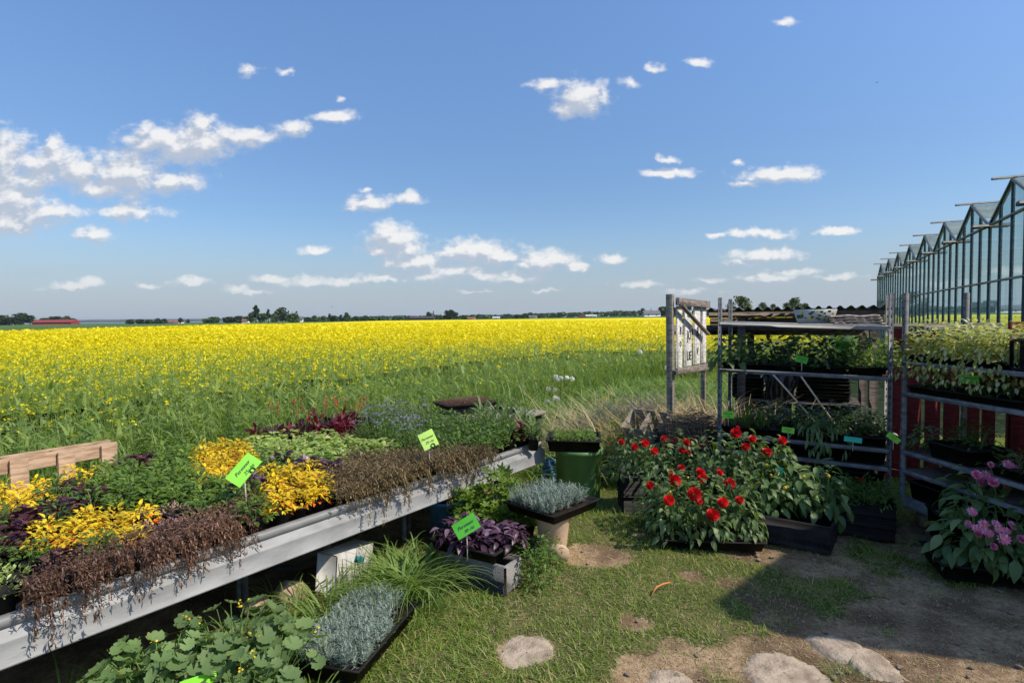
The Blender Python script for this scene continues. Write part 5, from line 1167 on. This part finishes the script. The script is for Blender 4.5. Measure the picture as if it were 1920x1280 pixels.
def dahlia(label, base, r, h, nleaf, lsz, flowers, name, group, lm='dahlia'):
    t = thing(name, label, 'dahlia', base, 0, group); s = S()
    bush(s, nleaf, r, r*.95, h, T_OVB, lsz*.6, lsz, 0, .04, .28, (-.85, .35), .4); bush(s, nleaf//4, r*1.12, r*1.1, h*.5, T_OVB, lsz*.7, lsz*1.1, 0, .02, .6, (-1.1, -.2), .2)
    stems(s, 9, r*.8, r*.8, h, .0038); obj('foliage', s, [G[lm], M['stem']], t)
    st = S()
    for (u, v, rp, kd) in flowers:
        y = base[1]-r*U(.6, 1.0); p = np.array(aty(u, v, y))-np.array(base); d = ray(u, v); sz = rp*y/F
        o = obj('bud' if kd == 'bud' else 'flower', FL[kd], None, t, loc=tuple(p)); o.scale = (sz*(1.22 if kind_red(kd) else 1.05)*U(.78, 1.15),)*3 if kd != 'bud' else (sz, sz, sz*1.1)
        o.rotation_euler = ((1.05 if kd == 'pink' else .75)+U(-.35, .35), U(-.4, .4), U(0, 6.28) if kd == 'bud' else U(-.5, .5))
        tube(st, [(p[0]*.3, p[1]*.3, h*.3), (p[0]*.8, p[1]*.85, max(p[2]-.09, h*.35)), (p[0], p[1], p[2]-.012)], [.0035, .003, .0025], 5, 0, False)
    if flowers: obj('flower_stalks', st, M['stem'], t)
def group_dahlia(plants, flowers, kind, r, h, nleaf, lsz, name, group, where):
    as_ = [[] for _ in plants]
    for f in flowers: as_[min(range(len(plants)), key=lambda i: abs(proj(*plants[i])[0]-f[0])*.7+abs(proj(plants[i][0], plants[i][1], plants[i][2]+h*.7)[1]-f[1]))].append((f[0], f[1], f[2], f[3] if len(f) > 3 else kind))
    for p, fl, w_ in zip(plants, as_, where): dahlia(w_, p, r*U(.92, 1.08), h*U(.95, 1.05), nleaf, lsz, fl, name, group)
def gp(u, y, z): q = aty(u, 700, y); return (q[0], y, z)
group_dahlia([gp(1262, 4.22, .06), gp(1325, 4.16, .06), gp(1385, 4.18, .06), gp(1235, 4.50, .06), gp(1310, 4.52, .06), gp(1370, 4.5, .06)],
 [(1254, 938, 11), (1264, 902, 12), (1301, 927, 13), (1313, 886, 10), (1317, 897, 11), (1349, 886, 9), (1367, 908, 11), (1336, 966, 14), (1355, 943, 10), (1386, 938, 9), (1219, 910, 9), (1277, 878, 7), (1311, 941, 7), (1258, 886, 6), (1257, 922, 4, 'bud'), (1310, 908, 4, 'bud'), (1290, 895, 4, 'bud')],
 'red', .185, .46, 170, .082, 'red_dahlia', 'red dahlias in the front tray', ['red dahlia at the front left of the tray in the grass', 'red dahlia in the front middle, with the biggest low bloom', 'red dahlia at the front right, leaning over the tray corner', 'red dahlia at the back left of the front group', 'red dahlia at the back middle with twin blooms', 'red dahlia at the back right of the front group'])
group_dahlia([gp(1178, 5.0, .30), gp(1225, 4.95, .30), gp(1282, 4.98, .30)], [(1190, 838, 7), (1210, 831, 9), (1245, 822, 8), (1227, 846, 8), (1286, 830, 8), (1279, 845, 8), (1290, 849, 6), (1165, 829, 6)],
 'red', .19, .36, 140, .08, 'red_dahlia', 'red dahlias on the left crate', ['red dahlia at the left end of the raised crate', 'red dahlia in the middle of the raised left crate', 'red dahlia right on the raised left crate, before the red plank'])
group_dahlia([gp(1345, 4.72, .36), gp(1402, 4.66, .36), gp(1455, 4.62, .34)], [(1380, 812, 10), (1411, 824, 10), (1399, 838, 10), (1438, 848, 10), (1467, 826, 11), (1384, 801, 4), (1438, 872, 5, 'bud')],
 'red', .19, .36, 140, .085, 'red_dahlia', 'red dahlias before the first trolley', ['red dahlia directly in front of the first trolley\'s left post', 'tall red dahlia with the highest bloom before the trolley', 'red dahlia at the right of the raised row, over the teal card'])
group_dahlia([gp(1440, 4.36, .19), gp(1495, 4.30, .19), gp(1550, 4.24, .19), gp(1480, 4.5, .19), gp(1535, 4.45, .19)], [(1472, 914, 7, 'bud'), (1507, 893, 6, 'bud'), (1554, 892, 6, 'bud'), (1446, 890, 4, 'bud')],
 'bud', .17, .36, 62, .115, 'budding_dahlia', 'budding dahlias in the slotted crate', ['budding dahlia at the left end of the slotted black crate', 'budding dahlia in the middle of the slotted black crate', 'big leaved budding dahlia at the right end of the slotted crate', 'budding dahlia at the back of the slotted crate, left', 'budding dahlia at the back of the slotted crate, beside the marigolds'])
group_dahlia([gp(1832, 3.62, .10), gp(1888, 3.55, .10), gp(1945, 3.5, .10)], [(1823, 959, 12), (1816, 982, 9), (1845, 985, 11), (1868, 982, 11), (1830, 990, 9), (1833, 1001, 9, 'pinkball'), (1855, 999, 10), (1887, 995, 10), (1883, 1010, 11), (1862, 1024, 9, 'pinkball'), (1898, 985, 9), (1915, 1011, 9, 'pinkball'), (1872, 990, 9), (1848, 996, 9)],
 'pink', .20, .43, 80, .13, 'pink_dahlia', 'pink dahlias in the front tray', ['pink dahlia at the left of the front tray, with an open yellow eyed bloom', 'pink dahlia in the middle of the front right tray', 'pink dahlia of the front tray cut by the right edge'])
group_dahlia([gp(1836, 4.02, .22), gp(1885, 3.98, .22), gp(1940, 3.95, .22)], [(1830, 890, 10, 'pinkball'), (1848, 890, 11), (1838, 905, 13, 'pinkball'), (1862, 905, 12, 'pinkball'), (1885, 908, 10), (1857, 871, 7, 'pinkball'), (1890, 870, 11), (1882, 885, 11), (1900, 880, 13), (1915, 885, 13), (1925, 908, 11)],
 'pink', .20, .42, 80, .13, 'pink_dahlia', 'pink dahlias in the rear', ['magenta flowered dahlia at the left of the rear right group', 'pale pink dahlia in the middle of the rear right group', 'pale pink dahlia of the rear group cut by the right edge'])
make_tray('black tray in the grass under the front red dahlias', (gp(1320, 4.33, 0)[0], 4.33, .01), -.10, .72, .60, .07)
make_tray('black tray under the front pink dahlias at the right edge', (gp(1890, 3.6, 0)[0], 3.58, .02), -.35, .80, .40, .10)
make_tray('black box under the rear pink dahlias', (gp(1890, 4.0, 0)[0], 4.02, .02), -.3, .80, .34, .22, 'black_box', cat='box')
def slotted(label, loc, a, L, W, H, slots=True):
    t = thing('slotted_crate', label, 'crate', loc, a); s = S(); th = .006
    for y in (-W/2, W/2):
        box(s, (0, y, .018), (L, th, .036)); box(s, (0, y, H*.5+.035), (L, th, H-.07-.0))
        box(s, (0, y-(.004 if y < 0 else -.004), H-.006), (L+.012, .014, .012))
        if not slots: box(s, (0, y, .053), (L-.002, th, .036))
        if slots:
            for k in range(int(L/.0145)): box(s, (-L/2+.01+k*.0145, y, .053), (.0075, th, .036), bev=.001)
    for x in (-L/2, L/2): box(s, (x, 0, H/2), (th, W-.008, H)); box(s, (x+(.004 if x > 0 else -.004), 0, H-.006), (.014, W-.002, .012))
    box(s, (0, 0, .008), (L-.01, W-.01, .006)); obj('body', s, M['black'], t)
slotted('slotted black crate holding the budding dahlias', (2.10, 4.30, .005), math.atan2(-.36, .50), .62, .40, .2)
for z, lb in ((.0, 'undermost'), (.17, 'upper')):
    slotted('%s black crate under the left raised dahlias' % lb, (gp(1230, 4.98, 0)[0], 4.98, z+.005), -.05, .62, .36, .165, False)
    slotted('%s black crate under the dahlias before the trolley' % lb, (gp(1402, 4.68, 0)[0], 4.68, z*1.1+.005), -.25, .64, .36, .18, False)
for k in range(3):
    slotted('%s black crate in the stack under the marigolds' % ('lowest', 'second', 'top')[k], (2.66, 4.52, .005+.085*k), TA1+U(-.02, .02), .66, .44, .08, False)
for i in range(5):
    for j in range(3):
        q = tl((2.66, 4.52), TA1, (i-2)*.135, (j-1)*.14, .255); fl = (i, j) in ((0, 2), (4, 2), (3, 0))
        plant('marigold_plant', 'feathery green marigold without flowers on the crate stack' if not fl else 'feathery marigold with a red bud at the %s' % {(0, 2): 'back left', (4, 2): 'right post', (3, 0): 'front'}[(i, j)], 'plant', q, 'marigolds on the crate stack', 1.0, False)
        if fl:
            t = [o for o in COL.objects if o.name.startswith('marigold_plant') and o.type == 'EMPTY'][-1]; o = obj('flower', FL['red'], None, t, loc=(.02, .0, .17)); o.scale = (.022,)*3
card(aty(1461, 884, 4.5), .055, .075, -.12, 'teal card in the raised red dahlias', (), 'card_teal', .1, stick=.12, clip=False)
# reddish plank and brushwood beside the trolley
t = thing('reddish_plank', 'short reddish plank lying behind the raised left dahlias', 'plank', (*aty(1285, 829, 5.35)[:2], 0), -.15); s = S(); box(s, (0, 0, .50), (.42, .05, .10)); obj('board', s, M['redwood'], t)
for x in (-.17, .17): s = S(); box(s, (x, .0, .222), (.05, .05, .444)); obj('leg', s, M['darkwood'], t)
def brushpile():
    q = aty(1292, 790, 5.85); 
    slotted('open black crate under the heap of dry brushwood', (q[0], 5.85, .005), .1, .62, .40, .5, False)
    t = thing('brushwood_bundle', 'tangled bundle of dry brown brushwood left of the first trolley', 'brushwood', (q[0], 5.85, .5), .1); s = S()
    for k in range(190):
        x0 = U(-.34, .2); L = U(.15, .5); y = U(-.22, .2); z = U(.0, .20)*math.exp(-((x0+L/2)/.4)**2*2); c = U(-.08, .08); P = [(x0+L*f, y+c*math.sin(f*3)+U(-.01, .01), max(.005, z+U(-.02, .03)+.04*math.sin(f*3+k))) for f in np.linspace(0, 1, 5)]
        tube(s, P, U(.002, .006), 5, 0, False)
    for k in range(16):
        x = U(-.2, .28); P = [(x, -.2, .1), (x+U(-.03, .03), -.25, .02), (x+U(-.08, .08), -.27, -.12), (x+U(-.12, .1), -.28, -.3)]; tube(s, P, U(.003, .007), 5, 0, False)
    obj('twigs', s, M['brush'], t)
brushpile()

# ---------------------------------------------------------------- grass, straw, stones
def build_lawn():
    s = S(); T1 = blade_t(.075, 3, .9); T2 = blade_t(.05, 4, 1.3)
    n = 330000; y = np.sqrt(U(1.9**2, 7.6**2, n)); x = U(-1, 1, n)*(y*.95+.4)
    b = bare(x, y); den = np.clip(1.05-b*1.02, .10, 1)*(.5+.7*fbm(x, y, 5, 41, 3)); den = np.where(edge(x, y) > .2, 0, den); k = U(0, 1, n) < den*1.1; x, y, b = x[k], y[k], b[k]; n = len(x)
    clump = fbm(x, y, 2.3, 51, 3); L = U(.028, .072, n)*(.55+1.1*clump)*(1-.45*b)*np.where(y > 5.2, 1+.6*np.clip(y-5.2, 0, 1.2), 1)
    scatter(s, T1, np.stack([x, y, gh(x, y)-.004-.02*b], -1), U(0, 6.28, n), U(.55, 1.45, n), 0, L, 0)
    # dead blades lying between the green
    n = 46000; y = np.sqrt(U(2.2**2, 6.0**2, n)); x = U(-.35, 1, n)*(y*.95+.2); b = bare(x, y); k = (U(0, 1, n) < .3+.5*fbm(x, y, 3, 61, 3)); x, y, b = x[k], y[k], b[k]; n = len(x)
    scatter(s, T1, np.stack([x, y, gh(x, y)-.02*b+.004], -1), U(0, 6.28, n), U(.0, .5, n), 0, U(.02, .055, n), 1)
    tag(obj('lawn_grass', s, [LM['grass'], LM['straw']]), 'short patchy grass growing over the trodden ground between the plants', 'grass', kind='stuff')
    s = S(); n = 30000; y = U(5.6, 16, n); x = U(-.9, 5.6, n); k = (edge(x, y) < .3) & (np.abs(x) < .95*y) & ((x > .15) | (y > 7.2)) & (x < 3.3+.16*y) & ((x-2.4)**2+(y-6.9)**2 > .3) & ~((x > 1.7) & (y < 5.9)); x, y = x[k], y[k]; n = len(x)
    scatter(s, T2, np.stack([x, y, gh(x, y)], -1), U(0, 6.28, n), U(.9, 1.5, n), 0, U(.2, .62, n)*(.6+.8*fbm(x, y, 1.2, 71, 2)), 0)
    tag(obj('tall_grass', s, [LM['tall']]), 'tall green grass between the shrubs and the edge of the rape field', 'grass', kind='stuff')
    s = S(); n = 9000; c = rng.normal(size=(n, 2))*np.array([.55, .55])+np.array([1.85, 6.75]); k = (c[:, 1] > 6.0); c = c[k]; n = len(c)
    scatter(s, blade_t(.016, 4, 1.1), np.c_[c, np.zeros(n)], U(0, 6.28, n), U(.6, 1.5, n), 0, U(.45, 1.2, n), 0)
    tag(obj('dry_grass', s, [LM['straw']]), 'tangled dry straw coloured grass at the foot of the sign', 'grass', kind='stuff')
build_lawn()
def litter():
    s = S(); n = 2200; y = np.sqrt(U(2.2**2, 5.2**2, n)); x = U(-.2, .95, n)*y; b = bare(x, y); k = b > .25; x, y, b = x[k], y[k], b[k]; n = len(x)
    scatter(s, DIAM, np.stack([x, y, gh(x, y)-.02*b+.003], -1), U(0, 6.28, n), U(-.2, .35, n), U(-.6, .6, n), U(.006, .022, n), 0)
    n = 1500; y = np.sqrt(U(2.2**2, 5.2**2, n)); x = U(-.2, .95, n)*y; b = bare(x, y); scatter(s, blade_t(.04, 3, .5), np.stack([x, y, gh(x, y)-.02*b+.006], -1), U(0, 6.28, n), U(-.1, .2, n), 0, U(.03, .11, n), 1)
    tag(obj('leaf_litter', s, [M['brush'], LM['straw']]), 'scattered dead leaves and bits of straw on the trodden soil', 'litter', kind='stuff')
litter()
for x, nm in ((.42, 'left'), (1.1, 'right')):
    q = pt(x, .36, 0); slotted('black crate standing under the %s half of the shelter table' % nm, (q[0], q[1], .005), SHA, .62, .5, .48, False)
def tuft(label, loc, n, L, spread, mt='tall', group=None, arch=1.7):
    t = thing('grass_tuft', label, 'grass tuft', loc, U(0, 6), group); s = S(); a = U(0, 6.28, n); r = spread*np.sqrt(U(0, 1, n))
    scatter(s, blade_t(.030, 6, arch), np.stack([r*np.cos(a), r*np.sin(a), 0*a], -1), a-1.57+U(-.6, .6, n), U(1.22, 1.6, n), U(-.2, .2, n), U(.5, 1, n)*L, 0)
    obj('blades', s, LM[mt], t)
for (u, v, n, L, sp, lb) in ((745, 1125, 130, .56, .12, 'tall arching grass tuft right of the white box'), (795, 1112, 130, .58, .11, 'tall arching grass tuft against the blue bucket'), (700, 1150, 70, .36, .12, 'shorter grass tuft in front of the white box'), (785, 1160, 80, .30, .14, 'low grass tuft before the two tall ones'),
    (520, 1130, 26, .34, .10, 'thin grass tuft beside the beige stone'), (612, 1150, 70, .40, .13, 'thin grass tuft behind the lavender tray'), (120, 1335, 40, .36, .14, 'grass tuft at the bottom left under the rim'), (215, 1290, 26, .34, .10, 'wiry grass tuft left of the scalloped leaves'), (590, 1340, 50, .24, .12, 'grass tuft at the bottom edge left of the tray corner'), (690, 1262, 50, .18, .12, 'grass tuft along the right side of the lavender tray'),
    (1120, 962, 60, .20, .14, 'grass tuft at the foot of the green bin'), (1165, 985, 70, .18, .16, 'shaded grass tuft left of the front dahlias'), (1590, 1268, 110, .10, .10, 'dark grass tuft between the two right paving slabs'), (1120, 1205, 70, .09, .10, 'dark grass tuft right of the sandy slab'), (900, 1150, 50, .16, .12, 'grass tuft in front of the concrete block')):
    q = at(u, v); tuft(lb, (q[0], q[1], float(gh(q[0], q[1]))-.01), n, L, sp)
for k in range(16):
    a = -.2+k*.17+U(-.06, .06); q = bp(a, -U(.02, .34)); side = 'near' if k < 8 else 'far'
    tuft('long grass tuft in the fringe along the %s half of the bench front' % side, (q[0], q[1], -.01), int(U(16, 34)), U(.28, .5), .11, group='grass fringe, %s half' % side)
def slab(label, pts, z=.012):
    c = np.mean([at(*p)[:2] for p in pts], 0); t = thing('paving_slab', label, 'slab', (c[0], c[1], float(gh(*c))-.02)); s = S()
    P = np.array([at(*p)[:2] for p in pts])-c; n = 140; ang = np.linspace(0, 6.2832, n, endpoint=False); pa = np.arctan2(P[:, 1], P[:, 0]); o = np.argsort(pa); pr = np.hypot(P[:, 0], P[:, 1])
    r = np.interp(ang, np.r_[pa[o]-6.2832, pa[o], pa[o]+6.2832, pa[o]+12.566], np.tile(pr[o], 4))*(1+.10*(fbm(np.cos(ang)*3+c[0], np.sin(ang)*3+c[1], 3, 3, 4)-.5)*2.2)
    V = []
    for f, zz in ((1.08, -.05), (1.0, -.026), (.93, -.013), (.85, -.004+z*.3), (.7, z*.7), (.55, z*.8), (.4, z*.8), (.25, z*.85), (.12, z*.9), (.02, z*.9)):
        V.append(np.stack([r*f*np.cos(ang), r*f*np.sin(ang), zz+.022*(fbm(r*f*np.cos(ang)*1.0, r*f*np.sin(ang), 9, 7, 3)-.5)+.008*(fbm(r*f*np.cos(ang), r*f*np.sin(ang), 40, 3, 2)-.5)], -1))
    i = np.arange(9)[:, None]*n; j = np.arange(n)[None]; j2 = (j+1) % n
    s.add(np.concatenate(V), np.stack([i+j, i+j2, i+n+j2, i+n+j], -1).reshape(-1, 4)); obj('stone', s, M['stone'], t, True)
slab('sandy stepping slab in the grass at the bottom middle', [(925, 1245), (930, 1200), (985, 1180), (1040, 1190), (1050, 1225), (1020, 1265), (960, 1272)])
slab('sandy slab cut by the bottom edge of the photo', [(1195, 1300), (1205, 1262), (1260, 1242), (1300, 1262), (1320, 1300)])
slab('broad pale slab at the tip of the big shadow', [(1395, 1225), (1440, 1205), (1500, 1222), (1560, 1260), (1590, 1310), (1420, 1320), (1400, 1270)])
slab('long pale slab with a raised right edge', [(1500, 1180), (1545, 1176), (1620, 1205), (1690, 1245), (1720, 1275), (1690, 1278), (1590, 1235), (1520, 1205)], .03)
def pebbles():
    lbl = 'small pale stone lying on the trodden soil of the path'
    s0 = S(); th, ph = np.meshgrid(np.linspace(0, 6.2832, 11), np.linspace(.05, 3.09, 7), indexing='ij'); d = np.stack([np.cos(th)*np.sin(ph), np.sin(th)*np.sin(ph), .6*np.cos(ph)], -1); s0.add(d*(1+.25*np.sin(th*3)[..., None]*np.sin(ph)[..., None]), grid_faces(11, 7)); me = s0.mesh('pebble', M['stone'], True)
    k = 0
    while k < 90:
        y = U(2.3, 4.6); x = U(-.2, .92)*y
        if float(bare(np.array(x), np.array(y))) < .4: continue
        o = bpy.data.objects.new('pebble', me); COL.objects.link(o); sc = U(.005, .016); o.scale = (sc*U(.8, 1.4), sc, sc); o.rotation_euler = (U(-.3, .3), U(-.3, .3), U(0, 6)); o.location = (x, y, float(gh(x, y))-.014+sc*.3); tag(o, lbl, 'pebble', 'pebbles on the path'); k += 1
pebbles()
for x, nm in ((.24, 'left'), (.68, 'middle'), (1.12, 'right')):
    make_tray('deep black box at the %s of the first trolley\'s bottom board' % nm, q1(x, .29, .21), TA1, .42, .5, .16, 'black_box', 'black boxes on the first trolley', cat='box')
    make_tray('empty black box at the %s of the first trolley\'s bare shelf' % nm, q1(x, .27, .455), TA1, .42, .48, .10, 'black_box', 'black boxes on the first trolley', False, cat='box')
for x, nm in ((.34, 'far'), (.98, 'near')):
    make_tray('black box at the %s end of the second trolley\'s bottom board' % nm, q2(x, .29, .21), TA2, .58, .5, .14, 'black_box', 'black boxes on the second trolley', False, cat='box')
q = at(1240, 1112); t = thing('orange_root', 'thin curved orange root lying on the grass', 'root', (q[0], q[1], .02)); s = S(); tube(s, [(-.07, -.05, .0), (-.03, .0, .02), (.02, .03, .025), (.07, .04, .03)], [.003, .006, .007, .004], 8); obj('root', s, M['orange'], t, True)
def dandelions():
    for k, (u, v) in enumerate(((1042, 706), (1047, 712), (1052, 709), (1063, 708), (1073, 710), (1028, 729), (1040, 731), (1041, 745), (1046, 748), (1027, 752), (1200, 660), (1250, 690))):
        q = aty(u, v, 7.6); t = thing('dandelion_clock', 'round white dandelion seed head in the tall grass', 'dandelion', (q[0], q[1], 0), 0, 'dandelion seed heads'); s = S(); tube(s, [(0, 0, 0), (.01, 0, q[2]*.6), (0, 0, q[2])], .002, 5); obj('stalk', s, M['stem'], t)
        s = S(); n = 90; d = rng.normal(size=(n, 3)); d /= np.linalg.norm(d, axis=1)[:, None]; scatter(s, QUAD, d*.026+np.array([0, 0, q[2]]), U(0, 6, n), U(-1.5, 1.5, n), U(-1.5, 1.5, n), .014, 0); obj('seed_head', s, G['whiteflower'], t)
dandelions()

# ---------------------------------------------------------------- the air between here and the far shore
def build_haze():
    m, w, o = mat('air'); v = w.new('ShaderNodeVolumePrincipled'); v.inputs['Color'].default_value = (.82, .88, .95, 1); v.inputs['Density'].default_value = .00007; v.inputs['Anisotropy'].default_value = .2
    w.l.new(v.outputs[0], o.inputs['Volume']); s = S()
    V = [(x, y, z) for z in (-4, 40) for x, y in ((-9600, -300), (9600, -300), (9600, 9700), (-9600, 9700))]
    s.add(V, [[3, 2, 1, 0], [4, 5, 6, 7], [0, 1, 5, 4], [1, 2, 6, 5], [2, 3, 7, 6], [3, 0, 4, 7]]); tag(obj('haze', s, m), 'thin pale haze over the fields', 'haze', kind='stuff')
build_haze()
